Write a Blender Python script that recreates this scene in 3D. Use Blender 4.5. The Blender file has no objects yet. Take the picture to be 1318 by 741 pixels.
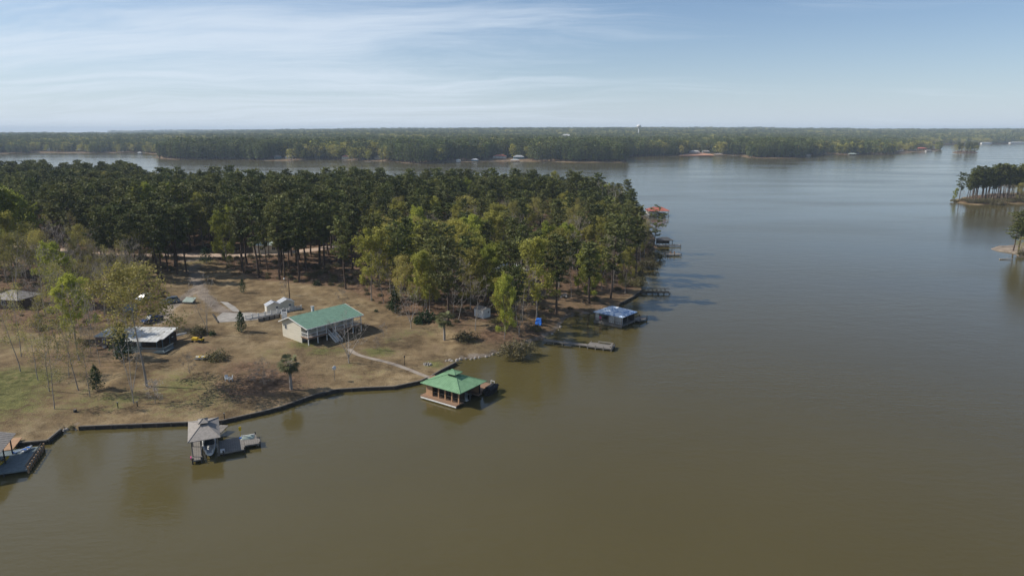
import bpy, math, random
import numpy as np
from mathutils import Vector, Matrix, noise as mnoise
from mathutils.geometry import delaunay_2d_cdt

R = math.radians
rng = np.random.default_rng(7)
random.seed(7)
S = bpy.context.scene
COL = S.collection

# ------------------------------------------------------------------ camera geometry
F = 1318 * 24 / 36
PITCH = math.atan(202.5 / F)
CAM_H = 48.0

def ray(px, py):
    dx = (px - 659) / F
    dy = (370.5 - py) / F
    return dx, math.cos(PITCH) + dy * math.sin(PITCH), -math.sin(PITCH) + dy * math.cos(PITCH)

def at(px, py, z=0.0):
    """world point where the sight line of a photo pixel meets height z"""
    x, y, w = ray(px, py)
    t = (z - CAM_H) / w
    return Vector((x * t, y * t, z))

def xy(px, py, z=0.0):
    p = at(px, py, z)
    return (p.x, p.y)

# ------------------------------------------------------------------ node helpers
def new_mat(name):
    m = bpy.data.materials.new(name)
    m.use_nodes = True
    nt = m.node_tree
    return m, nt, nt.nodes['Principled BSDF']

def N(nt, kind, **kw):
    n = nt.nodes.new(kind)
    for k, v in kw.items():
        if k in n.inputs:
            n.inputs[k].default_value = v
        else:
            setattr(n, k, v)
    return n

def ramp(nt, fac, stops):
    r = nt.nodes.new('ShaderNodeValToRGB')
    e = r.color_ramp.elements
    while len(e) > 1:
        e.remove(e[-1])
    e[0].position = stops[0][0]
    e[0].color = (*stops[0][1], 1)
    for p, c in stops[1:]:
        k = e.new(p)
        k.color = (*c, 1)
    nt.links.new(fac, r.inputs[0])
    return r

def mixc(nt, fac, a, b, mode='MIX'):
    m = nt.nodes.new('ShaderNodeMix')
    m.data_type = 'RGBA'
    m.blend_type = mode
    for s, v in ((0, fac), (6, a), (7, b)):
        if isinstance(v, (int, float)):
            m.inputs[s].default_value = v
        elif isinstance(v, tuple):
            m.inputs[s].default_value = (*v, 1)
        else:
            nt.links.new(v, m.inputs[s])
    return m.outputs[2]

def math_n(nt, op, a, b=None, clamp=False):
    m = nt.nodes.new('ShaderNodeMath')
    m.operation = op
    m.use_clamp = clamp
    for i, v in enumerate((a, b)):
        if v is None:
            continue
        if isinstance(v, (int, float)):
            m.inputs[i].default_value = v
        else:
            nt.links.new(v, m.inputs[i])
    return m.outputs[0]

def surf(name, c1, c2=None, scale=3.0, rough=0.8, metal=0.0, stretch=(1, 1, 1), bump=0.0, spec=0.3):
    """painted / wooden / metal surface with weathering noise between two colours"""
    m, nt, b = new_mat(name)
    c2 = c2 or tuple(v * 0.7 for v in c1)
    tc = nt.nodes.new('ShaderNodeTexCoord')
    mp = N(nt, 'ShaderNodeMapping')
    mp.inputs['Scale'].default_value = stretch
    nt.links.new(tc.outputs['Object'], mp.inputs[0])
    n = N(nt, 'ShaderNodeTexNoise', Scale=scale, Detail=6.0, Roughness=0.65)
    nt.links.new(mp.outputs[0], n.inputs['Vector'])
    r = ramp(nt, n.outputs['Fac'], [(0.3, c2), (0.65, c1)])
    nt.links.new(r.outputs[0], b.inputs['Base Color'])
    b.inputs['Roughness'].default_value = rough
    b.inputs['Metallic'].default_value = metal
    b.inputs['Specular IOR Level'].default_value = spec
    if bump:
        bp = N(nt, 'ShaderNodeBump', Strength=0.6, Distance=bump)
        nt.links.new(n.outputs['Fac'], bp.inputs['Height'])
        nt.links.new(bp.outputs[0], b.inputs['Normal'])
    return m

def leaf_mat(name, dark, light, alt=None, trans=0.25, scale=0.35):
    """foliage: clump-scale variation inside a crown, plus one tone shift per tree"""
    m, nt, b = new_mat(name)
    tc = nt.nodes.new('ShaderNodeTexCoord')
    oi = nt.nodes.new('ShaderNodeObjectInfo')
    add = N(nt, 'ShaderNodeVectorMath', operation='ADD')
    sc = N(nt, 'ShaderNodeVectorMath', operation='SCALE')
    sc.inputs[3].default_value = 40.0
    comb = nt.nodes.new('ShaderNodeCombineXYZ')
    nt.links.new(oi.outputs['Random'], comb.inputs[0])
    nt.links.new(comb.outputs[0], sc.inputs[0])
    nt.links.new(tc.outputs['Object'], add.inputs[0])
    nt.links.new(sc.outputs[0], add.inputs[1])
    n = N(nt, 'ShaderNodeTexNoise', Scale=scale, Detail=5.0, Roughness=0.7)
    nt.links.new(add.outputs[0], n.inputs['Vector'])
    r = ramp(nt, n.outputs['Fac'], [(0.35, dark), (0.62, light)])
    col = r.outputs[0]
    alt = alt or tuple(v * 1.35 for v in light)
    k = math_n(nt, 'MULTIPLY', oi.outputs['Random'], 0.6)
    col = mixc(nt, k, col, alt)
    wn = N(nt, 'ShaderNodeTexWhiteNoise', noise_dimensions='1D')
    nt.links.new(oi.outputs['Random'], wn.inputs['W'])
    mul = math_n(nt, 'ADD', math_n(nt, 'MULTIPLY', wn.outputs['Value'], 0.6), 0.65)
    hsv = nt.nodes.new('ShaderNodeHueSaturation')
    nt.links.new(mul, hsv.inputs['Value'])
    nt.links.new(col, hsv.inputs['Color'])
    nt.links.new(hsv.outputs[0], b.inputs['Base Color'])
    b.inputs['Roughness'].default_value = 0.7
    b.inputs['Specular IOR Level'].default_value = 0.25
    tr = nt.nodes.new('ShaderNodeBsdfTranslucent')
    nt.links.new(hsv.outputs[0], tr.inputs[0])
    mx = N(nt, 'ShaderNodeMixShader', Fac=trans)
    out = nt.nodes['Material Output']
    nt.links.new(b.outputs[0], mx.inputs[1])
    nt.links.new(tr.outputs[0], mx.inputs[2])
    nt.links.new(mx.outputs[0], out.inputs[0])
    return m

M = {}
M['pine'] = leaf_mat('pine_needles', (0.048, 0.064, 0.017), (0.135, 0.155, 0.040), (0.19, 0.18, 0.055))
M['yg'] = leaf_mat('spring_leaves', (0.19, 0.195, 0.034), (0.37, 0.36, 0.062), (0.36, 0.30, 0.075), 0.35)
M['bright'] = leaf_mat('new_green_leaves', (0.20, 0.23, 0.032), (0.37, 0.40, 0.06), (0.40, 0.40, 0.065), 0.35)
M['olive'] = leaf_mat('budding_leaves', (0.24, 0.225, 0.055), (0.42, 0.38, 0.095), (0.40, 0.33, 0.10), 0.3)
M['evergreen'] = leaf_mat('evergreen_leaves', (0.015, 0.035, 0.012), (0.04, 0.075, 0.02), (0.05, 0.08, 0.03))
M['palm'] = leaf_mat('palm_fronds', (0.07, 0.085, 0.03), (0.17, 0.18, 0.07), (0.2, 0.19, 0.08))
M['blossom'] = leaf_mat('white_blossom', (0.42, 0.38, 0.34), (0.6, 0.56, 0.52), (0.55, 0.5, 0.48))
M['brush'] = leaf_mat('dry_brush', (0.19, 0.15, 0.115), (0.33, 0.265, 0.20), (0.27, 0.23, 0.16), 0.1)
M['brushleaf'] = leaf_mat('bush_leaves', (0.09, 0.075, 0.036), (0.17, 0.14, 0.068), (0.15, 0.14, 0.05), 0.15, 1.2)
M['bark_pine'] = surf('pine_bark', (0.11, 0.075, 0.055), (0.05, 0.036, 0.028), 2.0, 0.95, stretch=(1, 1, 0.3))
M['bark_grey'] = surf('grey_bark', (0.36, 0.32, 0.275), (0.19, 0.16, 0.135), 1.6, 0.95, stretch=(1, 1, 0.4))
M['bark_pale'] = surf('pale_bark', (0.42, 0.38, 0.33), (0.24, 0.20, 0.17), 1.6, 0.95, stretch=(1, 1, 0.4))

# ------------------------------------------------------------------ mesh builder
class MB:
    def __init__(s):
        s.v = []
        s.f = []
    def poly(s, pts):
        i = len(s.v)
        s.v += [tuple(p) for p in pts]
        s.f.append(tuple(range(i, i + len(pts))))
        return s
    def hexa(s, lo, hi):
        """lo, hi: two lists of matching corner points (bottom loop, top loop)"""
        i = len(s.v)
        n = len(lo)
        s.v += [tuple(p) for p in lo] + [tuple(p) for p in hi]
        s.f.append(tuple(i + n - 1 - k for k in range(n)))
        s.f.append(tuple(i + n + k for k in range(n)))
        for k in range(n):
            s.f.append((i + k, i + (k + 1) % n, i + n + (k + 1) % n, i + n + k))
        return s
    def box(s, x0, x1, y0, y1, z0, z1):
        return s.hexa([(x0, y0, z0), (x1, y0, z0), (x1, y1, z0), (x0, y1, z0)],
                      [(x0, y0, z1), (x1, y0, z1), (x1, y1, z1), (x0, y1, z1)])
    def bar(s, p, q, w, h=None):
        p = Vector(p); q = Vector(q); h = h or w
        d = (q - p).normalized()
        up = Vector((0, 0, 1)) if abs(d.z) < 0.95 else Vector((1, 0, 0))
        a = d.cross(up).normalized() * (w / 2)
        b = a.cross(d).normalized() * (h / 2)
        return s.hexa([p - a - b, p + a - b, p + a + b, p - a + b], [q - a - b, q + a - b, q + a + b, q - a + b])
    def tube(s, p, q, r0, r1=None, n=6):
        p = Vector(p); q = Vector(q); r1 = r0 if r1 is None else r1
        d = (q - p).normalized()
        up = Vector((0, 0, 1)) if abs(d.z) < 0.95 else Vector((1, 0, 0))
        a = d.cross(up).normalized(); b = a.cross(d).normalized()
        lo = [p + (a * math.cos(k * 2 * math.pi / n) + b * math.sin(k * 2 * math.pi / n)) * r0 for k in range(n)]
        hi = [q + (a * math.cos(k * 2 * math.pi / n) + b * math.sin(k * 2 * math.pi / n)) * r1 for k in range(n)]
        return s.hexa(lo, hi)
    def slab(s, quad, th):
        q = [Vector(p) for p in quad]
        n = (q[1] - q[0]).cross(q[2] - q[0]).normalized()
        if n.z < 0:
            n = -n
        return s.hexa([p - n * th for p in q], q)
    def ribs(s, quad, step, w=0.06, h=0.05):
        """standing seams from edge 0-1 (eave) to edge 3-2 (ridge)"""
        q = [Vector(p) for p in quad]
        L = (q[1] - q[0]).length
        k = max(2, int(L / step))
        nrm = (q[1] - q[0]).cross(q[2] - q[0]).normalized()
        if nrm.z < 0:
            nrm = -nrm
        for i in range(1, k):
            t = i / k
            a = q[0].lerp(q[1], t); b = q[3].lerp(q[2], t)
            s.bar(a + nrm * h / 2, b + nrm * h / 2, w, h)
        return s
    def build(s, name, m, parent=None, smooth=False):
        me = bpy.data.meshes.new(name)
        me.from_pydata(s.v, [], s.f)
        me.materials.append(m)
        if smooth:
            me.polygons.foreach_set('use_smooth', [True] * len(me.polygons))
        me.validate()
        me.update()
        o = bpy.data.objects.new(name, me)
        COL.objects.link(o)
        if parent:
            o.parent = parent
        return o

def tag(o, label=None, cat=None, group=None, kind=None):
    if label: o['label'] = label
    if cat: o['category'] = cat
    if group: o['group'] = group
    if kind: o['kind'] = kind
    return o

def thing(name, label, cat, loc=(0, 0, 0), rz=0.0, group=None):
    o = bpy.data.objects.new(name, None)
    o.empty_display_size = 0.5
    COL.objects.link(o)
    o.location = loc
    o.rotation_euler = (0, 0, rz)
    return tag(o, label, cat, group)

def np_mesh(name, V, Fq, m):
    """V (n,3) float array, Fq (k,3|4) int array"""
    me = bpy.data.meshes.new(name)
    k = Fq.shape[1]
    me.vertices.add(len(V))
    me.vertices.foreach_set('co', np.ascontiguousarray(V, dtype=np.float32).ravel())
    me.loops.add(Fq.size)
    me.loops.foreach_set('vertex_index', Fq.astype(np.int32).ravel())
    me.polygons.add(len(Fq))
    me.polygons.foreach_set('loop_start', np.arange(0, Fq.size, k, dtype=np.int32))
    me.polygons.foreach_set('loop_total', np.full(len(Fq), k, dtype=np.int32))
    me.materials.append(m)
    me.update(calc_edges=True)
    me.validate()
    return me

# ------------------------------------------------------------------ land shapes (photo pixels of the waterline)
# 'w' = vertical seawall, 'n' = natural bank
SHORE = [(-500, 700, 'w'), (-200, 612, 'w'), (-60, 584, 'w'), (0, 576, 'w'), (27, 574, 'w'), (62, 571, 'w'), (80, 556, 'w'),
         (84, 554.5, 'n'), (100, 554, 'n'), (103, 553, 'w'), (165, 550.5, 'w'), (240, 547.5, 'w'), (285, 545.5, 'w'), (340, 533, 'w'), (363, 527, 'w'),
         (404, 512, 'w'), (436, 504.5, 'w'), (470, 502.5, 'w'), (507, 501, 'w'), (540, 494, 'w'), (556, 487, 'w'), (568, 479.5, 'w'), (587, 469.5, 'w'),
         (584, 464.5, 'n'), (603, 462.5, 'n'), (622, 461, 'n'), (637, 457.5, 'n'), (650, 453, 'n'), (668, 449, 'n'), (686, 441, 'n'), (706, 438, 'n'),
         (709, 431, 'n'), (716, 428, 'n'), (724, 421, 'n'), (731, 410.5, 'n'), (745, 406, 'n'), (762, 404.5, 'n'), (785, 401, 'n'),
         (797, 393.5, 'w'), (815, 384, 'w'), (826, 375.5, 'w'), (824, 368, 'n'), (823, 360, 'n'), (829, 343, 'n'), (846, 336, 'n'), (850, 327, 'n'),
         (849, 314, 'n'), (846, 302, 'n'), (842, 290, 'n'), (836, 280, 'n'), (824, 270, 'n'), (808, 262, 'n'), (786, 256, 'n'), (740, 251, 'n'), (660, 249, 'n'),
         (560, 250, 'n'), (500, 253, 'n'), (350, 248, 'n'), (200, 243, 'n'), (80, 241, 'n'), (-60, 241, 'n'), (-250, 246, 'n'), (-500, 258, 'n')]

def dense_poly(pts, step, wob=0.0, wob_scale=0.15):
    P = [Vector((*xy(a, b), 0)) for a, b, _ in pts]
    out, kinds = [], []
    n = len(P)
    for i in range(n):
        a, b = P[i], P[(i + 1) % n]
        k = pts[i][2]
        L = (b - a).length
        st = step if max(a.y, b.y) < 420 else max(step, 5.0)
        if a.y > 900:
            st = max(step, 18.0)
        m = max(1, int(L / st))
        for j in range(m):
            p = a.lerp(b, j / m)
            if k == 'n' and j > 0 and wob:
                w = wob * (1 if p.y < 420 else 3)
                p = p + Vector((mnoise.noise(p * wob_scale), mnoise.noise(p * wob_scale + Vector((7, 3, 1))), 0)) * w
            out.append((p.x, p.y))
            kinds.append(k)
    return np.array(out), kinds

class Land:
    def __init__(s, pts, step, wob, hfun):
        s.P, s.K = dense_poly(pts, step, wob)
        s.edge_z = np.array([0.55 if k == 'w' else 0.0 for k in s.K])
        s.hfun = hfun
    def inside(s, X, Y):
        P = s.P
        c = np.zeros(X.shape, bool)
        n = len(P)
        for i in range(n):
            x0, y0 = P[i]; x1, y1 = P[(i + 1) % n]
            if y0 == y1:
                continue
            t = ((y0 > Y) != (y1 > Y))
            xi = (x1 - x0) * (Y - y0) / (y1 - y0) + x0
            c ^= t & (X < xi)
        return c
    def dist(s, X, Y):
        """distance to the shore, and edge height there"""
        P = s.P; n = len(P)
        best = np.full(X.shape, 1e9); ez = np.zeros(X.shape)
        for i in range(n):
            ax, ay = P[i]; bx, by = P[(i + 1) % n]
            dx, dy = bx - ax, by - ay
            L = dx * dx + dy * dy + 1e-9
            t = np.clip(((X - ax) * dx + (Y - ay) * dy) / L, 0, 1)
            d = (X - ax - t * dx) ** 2 + (Y - ay - t * dy) ** 2
            k = d < best
            best[k] = d[k]; ez[k] = s.edge_z[i]
        return np.sqrt(best), ez
    def z(s, X, Y):
        X = np.atleast_1d(np.asarray(X, float)); Y = np.atleast_1d(np.asarray(Y, float))
        d, ez = s.dist(X, Y)
        return s.hfun(X, Y, d, ez)

def waves(X, Y, seed=0.0):
    return (np.sin(X * 0.031 + seed) * np.cos(Y * 0.027 - seed) + 0.5 * np.sin(X * 0.083 + Y * 0.05 + seed * 2)
            + 0.25 * np.sin(X * 0.19 - Y * 0.16 + seed))

def h_near(X, Y, d, ez):
    base = ez + (1.1 - 0.3 * ez) * (1 - np.exp(-d / 3.5)) * np.where(ez > 0.4, 0.12, 1.0)
    slope = 4.2 * (1 - np.exp(-np.maximum(d - 2, 0) / 75.0))
    return base + slope + 0.16 * waves(X, Y) * np.clip(d / 12, 0, 1)

near = Land(SHORE, 1.6, 1.6, h_near)

_zc = {}
def gz(x, y):
    k = (round(x, 2), round(y, 2))
    if k not in _zc:
        _zc[k] = float(near.z(x, y)[0])
    return _zc[k]

def ground(px, py):
    """point of the near shore's ground that a photo pixel shows"""
    z = 2.5
    for _ in range(6):
        p = at(px, py, z)
        z = gz(p.x, p.y)
    return Vector((p.x, p.y, z))

def top_height(p, py):
    """height above p of what the photo shows at pixel row py straight above it"""
    _, y, w = ray(0, py)
    return CAM_H + p.y * w / y - p.z

def triangulate(land, pts_in, name, m, color_fn=None):
    B = land.P
    nB = len(B)
    allp = [Vector((float(a), float(b))) for a, b in B] + [Vector((float(a), float(b))) for a, b in pts_in]
    edges = [(i, (i + 1) % nB) for i in range(nB)]
    v, e, f, *_ = delaunay_2d_cdt(allp, edges, [], 0, 1e-4)
    V = np.array([(p.x, p.y) for p in v])
    T = np.array([t for t in f if len(t) == 3], int)
    c = V[T].mean(axis=1)
    keep = land.inside(c[:, 0], c[:, 1])
    T = T[keep]
    # make all triangles face up
    a, b, cc = V[T[:, 0]], V[T[:, 1]], V[T[:, 2]]
    cr = (b[:, 0] - a[:, 0]) * (cc[:, 1] - a[:, 1]) - (b[:, 1] - a[:, 1]) * (cc[:, 0] - a[:, 0])
    T[cr < 0] = T[cr < 0][:, ::-1]
    d, ez = land.dist(V[:, 0], V[:, 1])
    Z = land.hfun(V[:, 0], V[:, 1], d, ez)
    edge = d < 0.05
    Z[edge & (ez < 0.4)] = -0.5
    Z[edge & (ez >= 0.4)] = 0.56
    me = np_mesh(name, np.column_stack([V, Z]), T, m)
    me.polygons.foreach_set('use_smooth', [True] * len(me.polygons))
    if color_fn is not None:
        ca = me.color_attributes.new('cover', 'FLOAT_COLOR', 'POINT')
        C = color_fn(np.column_stack([V, Z]), d)
        ca.data.foreach_set('color', C.astype(np.float32).ravel())
    o = bpy.data.objects.new(name, me)
    COL.objects.link(o)
    tag(o, kind='structure')
    return o

def jgrid(x0, x1, y0, y1, st):
    xs = np.arange(x0, x1, st); ys = np.arange(y0, y1, st)
    X, Y = np.meshgrid(xs, ys)
    X = X.ravel() + rng.uniform(-.3, .3, X.size) * st
    Y = Y.ravel() + rng.uniform(-.3, .3, Y.size) * st
    return X, Y

def px_poly(pts, z=4.0):
    return np.array([xy(a, b, z) for a, b in pts])

def in_poly(P, X, Y):
    c = np.zeros(X.shape, bool)
    for i in range(len(P)):
        x0, y0 = P[i]; x1, y1 = P[(i + 1) % len(P)]
        if y0 == y1: continue
        t = ((y0 > Y) != (y1 > Y))
        c ^= t & (X < (x1 - x0) * (Y - y0) / (y1 - y0) + x0)
    return c

def poly_dist(P, X, Y, closed=True):
    best = np.full(X.shape, 1e9)
    for i in range(len(P) - (0 if closed else 1)):
        ax, ay = P[i]; bx, by = P[(i + 1) % len(P)]
        dx, dy = bx - ax, by - ay
        t = np.clip(((X - ax) * dx + (Y - ay) * dy) / (dx * dx + dy * dy + 1e-9), 0, 1)
        best = np.minimum(best, (X - ax - t * dx) ** 2 + (Y - ay - t * dy) ** 2)
    return np.sqrt(best)

# woods on the near shore: the front edge of the trees, then round the back
WOODS = px_poly([(-700, 330), (-100, 325), (60, 331), (140, 342), (175, 352), (228, 350), (236, 331), (262, 330), (300, 346), (335, 358), (362, 358), (440, 366), (470, 377), (500, 388), (540, 402),
                 (590, 412), (606, 400), (640, 404), (655, 425), (700, 420), (738, 402), (762, 396), (800, 382), (820, 368), (830, 345), (846, 330), (846, 312), (838, 290),
                 (820, 272), (790, 262), (740, 254), (560, 253), (500, 256), (350, 251), (200, 246), (80, 244), (-60, 244), (-300, 250), (-700, 260)])
HARDW = px_poly([(452, 372), (462, 330), (500, 318), (600, 302), (690, 292), (800, 296), (846, 305), (850, 330), (826, 372), (745, 404), (655, 432), (540, 408)])
THIN = px_poly([(655, 395), (668, 365), (740, 360), (800, 362), (835, 350), (826, 376), (745, 404), (655, 432)])
BRUSH = px_poly([(-60, 345), (60, 335), (140, 345), (175, 355), (215, 372), (190, 400), (120, 412), (60, 425), (-60, 400)])

# ------------------------------------------------------------------ ground material
def ground_mat(name, with_cover=True):
    m, nt, b = new_mat(name)
    tc = nt.nodes.new('ShaderNodeTexCoord')
    P = tc.outputs['Object']
    def ns(scale, det=6.0, rough=0.65):
        n = N(nt, 'ShaderNodeTexNoise', Scale=scale, Detail=det, Roughness=rough)
        nt.links.new(P, n.inputs['Vector'])
        return n.outputs['Fac']
    big, mid, fine, vf = ns(0.03), ns(0.16), ns(0.9), ns(4.0, 3.0)
    lawn = ramp(nt, mid, [(0.34, (0.115, 0.082, 0.046)), (0.46, (0.185, 0.132, 0.073)), (0.56, (0.245, 0.182, 0.102)), (0.68, (0.315, 0.24, 0.145))]).outputs[0]
    lit = ramp(nt, fine, [(0.33, (0.075, 0.045, 0.028)), (0.5, (0.14, 0.088, 0.055)), (0.7, (0.22, 0.145, 0.092))]).outputs[0]
    grn = ramp(nt, fine, [(0.35, (0.095, 0.100, 0.034)), (0.65, (0.170, 0.160, 0.062))]).outputs[0]
    dirt = ramp(nt, mid, [(0.35, (0.19, 0.155, 0.125)), (0.65, (0.30, 0.25, 0.20))]).outputs[0]
    if with_cover:
        at_ = N(nt, 'ShaderNodeAttribute', attribute_name='cover')
        sp = nt.nodes.new('ShaderNodeSeparateColor')
        nt.links.new(at_.outputs['Color'], sp.inputs[0])
        def edge(v, n1, n2, amp=1.1):
            # let the noise break up the border of a patch
            k = math_n(nt, 'ADD', math_n(nt, 'SUBTRACT', n1, 0.5), math_n(nt, 'SUBTRACT', n2, 0.5))
            k = math_n(nt, 'ADD', v, math_n(nt, 'MULTIPLY', k, amp))
            s = nt.nodes.new('ShaderNodeMapRange')
            s.interpolation_type = 'SMOOTHSTEP'
            s.inputs[1].default_value = 0.3; s.inputs[2].default_value = 0.75
            nt.links.new(k, s.inputs[0])
            return s.outputs[0]
        col = mixc(nt, edge(sp.outputs[1], mid, fine), lawn, grn)
        col = mixc(nt, edge(sp.outputs[0], mid, fine), col, lit)
        col = mixc(nt, edge(sp.outputs[2], fine, mid, 0.8), col, dirt)
    else:
        k = nt.nodes.new('ShaderNodeMapRange'); k.inputs[1].default_value = .4; k.inputs[2].default_value = .6
        nt.links.new(mid, k.inputs[0])
        col = mixc(nt, k.outputs[0], lit, lawn)
    g = ramp(nt, big, [(0.35, (0.82, 0.82, 0.82)), (0.65, (1.1, 1.08, 1.05))]).outputs[0]
    col = mixc(nt, 1.0, col, g, 'MULTIPLY')
    md2 = ns(0.45, 5.0, .75)
    g3 = ramp(nt, md2, [(0.34, (0.62, 0.60, 0.58)), (0.48, (0.97, 0.97, 0.97)), (0.66, (1.18, 1.17, 1.14))]).outputs[0]
    col = mixc(nt, 1.0, col, g3, 'MULTIPLY')
    g2 = ramp(nt, vf, [(0.3, (0.72, 0.72, 0.72)), (0.7, (1.18, 1.18, 1.18))]).outputs[0]
    col = mixc(nt, 1.0, col, g2, 'MULTIPLY')
    nt.links.new(col, b.inputs['Base Color'])
    b.inputs['Roughness'].default_value = 1.0
    b.inputs['Specular IOR Level'].default_value = 0.1
    bp = N(nt, 'ShaderNodeBump', Strength=0.9, Distance=0.15)
    nt.links.new(vf, bp.inputs['Height'])
    nt.links.new(bp.outputs[0], b.inputs['Normal'])
    return m

M['ground'] = ground_mat('lawn_and_litter')
M['far_ground'] = ground_mat('far_bank', False)

GREEN = [(190, 480, 7, .45), (350, 455, 6, .4), (470, 480, 6, .4), (400, 480, 7, .35), (75, 480, 9, .5), (300, 525, 6, .45), (520, 430, 6, .4), (30, 530, 9, .35), (15, 490, 11, .9), (60, 510, 9, .5), (-20, 520, 14, .8), (110, 520, 8, .5), (150, 515, 8, .55), (240, 499, 11, .62), (290, 505, 9, .6), (330, 500, 6, .5), (300, 480, 8, .4), (215, 530, 6, .4),
         (392, 443, 4, .8), (412, 452, 4, .8), (430, 450, 4, .6), (487, 452, 5, .7), (505, 440, 5, .5), (560, 468, 3.5, .75), (448, 470, 3, .5),
         (610, 440, 5, .45), (545, 427, 7, .4), (585, 463, 2, .9), (280, 333, 10, .7), (330, 345, 8, .4), (250, 340, 8, .6), (380, 395, 6, .35), (20, 440, 9, .5), (310, 345, 8, .5), (300, 543, 2, .7),
         (775, 378, 6, .4), (240, 455, 7, .3)]
TRACK = [[(228, 322), (250, 330), (250, 345), (252, 360), (262, 380), (282, 398), (300, 406)], [(252, 372), (235, 385), (215, 398), (205, 415)]]
LITTER = [(340, 490, 12, .8), (310, 475, 9, .6), (150, 440, 13, .7), (90, 460, 13, .55), (130, 400, 16, .9), (60, 400, 14, .8), (330, 512, 6, .5), (265, 450, 7, .5), (640, 432, 8, .8), (690, 430, 6, .8), (600, 420, 6, .6), (120, 470, 10, .5), (250, 395, 8, .4), (40, 380, 14, .9), (200, 440, 8, .6), (560, 448, 5, .4)]

def cover(V, d):
    X, Y = V[:, 0], V[:, 1]
    C = np.zeros((len(X), 4)); C[:, 3] = 1
    ins = in_poly(WOODS, X, Y)
    dw = poly_dist(WOODS, X, Y)
    C[:, 0] = np.clip(0.55 + np.where(ins, dw, -dw) / 8, 0, 1)
    C[:, 0] *= np.where(in_poly(THIN, X, Y), 0.55, 1)
    br = in_poly(BRUSH, X, Y)
    C[:, 0] = np.maximum(C[:, 0], np.where(br, 0.85, 0))
    def blob(lst, ch):
        for px, py, r, a in lst:
            g = ground(px, py)
            q = ((X - g.x) ** 2 + (Y - g.y) ** 2) / (r * r)
            C[:, ch] = np.maximum(C[:, ch], a * np.exp(-q))
    blob(GREEN, 1)
    blob(LITTER, 0)
    for tr in TRACK:
        P = np.array([ground(a, b)[:2] for a, b in tr])
        C[:, 2] = np.maximum(C[:, 2], 0.9 * np.exp(-(poly_dist(P, X, Y, False) / 2.2) ** 2))
    # bare earth at the natural bank
    nb = (V[:, 2] < 0.5)
    C[nb, 2] = np.maximum(C[nb, 2], 0.6)
    return C

gx, gy = jgrid(-110, 60, 88, 210, 1.5)
fx, fy = jgrid(-620, 120, 80, 640, 6.0)
k = ~((fx > -112) & (fx < 62) & (fy > 86) & (fy < 212))
px_ = np.concatenate([gx, fx[k]]); py_ = np.concatenate([gy, fy[k]])
ins = near.inside(px_, py_)
px_, py_ = px_[ins], py_[ins]
dd, _ = near.dist(px_, py_)
ok = dd > 0.7
land_obj = triangulate(near, np.column_stack([px_[ok], py_[ok]]), 'ground', M['ground'], cover)

# ------------------------------------------------------------------ trees
def quads_at(C, size, rg, flat=0.0):
    """leaf-sized faces with random orientation round the points C"""
    n = len(C)
    a = rg.normal(size=(n, 3)); a /= np.linalg.norm(a, axis=1)[:, None]
    b = rg.normal(size=(n, 3)); b -= (a * b).sum(1)[:, None] * a
    b /= np.linalg.norm(b, axis=1)[:, None]
    if flat:
        a[:, 2] *= (1 - flat); b[:, 2] *= (1 - flat)
    s = size * rg.uniform(0.6, 1.3, n)[:, None]
    a = a * s; b = b * s * rg.uniform(0.45, 0.9, n)[:, None]
    V = np.stack([C - a, C - b * 0.9, C + a, C + b], axis=1).reshape(-1, 3)
    Fq = np.arange(4 * n).reshape(n, 4)
    return V, Fq

class Wood:
    """trunk and limbs as tapered prisms"""
    def __init__(s):
        s.V = []; s.F = []; s.n = 0
    def seg(s, p, q, r0, r1, k=4):
        d = q - p
        L = np.linalg.norm(d)
        if L < 1e-6: return
        d = d / L
        up = np.array([0, 0, 1.0]) if abs(d[2]) < 0.9 else np.array([1.0, 0, 0])
        a = np.cross(d, up); a /= np.linalg.norm(a); b = np.cross(a, d)
        ang = np.arange(k) * 2 * math.pi / k
        ring = np.cos(ang)[:, None] * a + np.sin(ang)[:, None] * b
        s.V.append(p + ring * r0); s.V.append(q + ring * r1)
        i = s.n
        for j in range(k):
            s.F.append((i + j, i + (j + 1) % k, i + k + (j + 1) % k, i + k + j))
        s.n += 2 * k
    def mesh(s, name, m):
        return np_mesh(name, np.vstack(s.V), np.array(s.F), m)

def branch(w, p, d, L, r, depth, rg, tips, spread=0.55, up=0.25, kids=(2, 3), shrink=0.72, minr=0.025):
    segs = 2
    q = p
    for i in range(segs):
        d = d + rg.normal(size=3) * 0.12 + np.array([0, 0, up * 0.15])
        d /= np.linalg.norm(d)
        q2 = q + d * L / segs
        ra = r * (1 - 0.3 * i / segs); rb = r * (1 - 0.3 * (i + 1) / segs)
        w.seg(q, q2, max(ra, minr), max(rb, minr), 5 if depth > 3 else 3)
        q = q2
        if depth <= 2: tips.append(q.copy())
    if depth <= 0:
        return
    for j in range(rg.integers(kids[0], kids[1] + 1)):
        nd = d + rg.normal(size=3) * spread + np.array([0, 0, up])
        nd /= np.linalg.norm(nd)
        branch(w, q, nd, L * shrink * rg.uniform(.8, 1.15), r * 0.62, depth - 1, rg, tips, spread, up, kids, shrink, minr)

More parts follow.
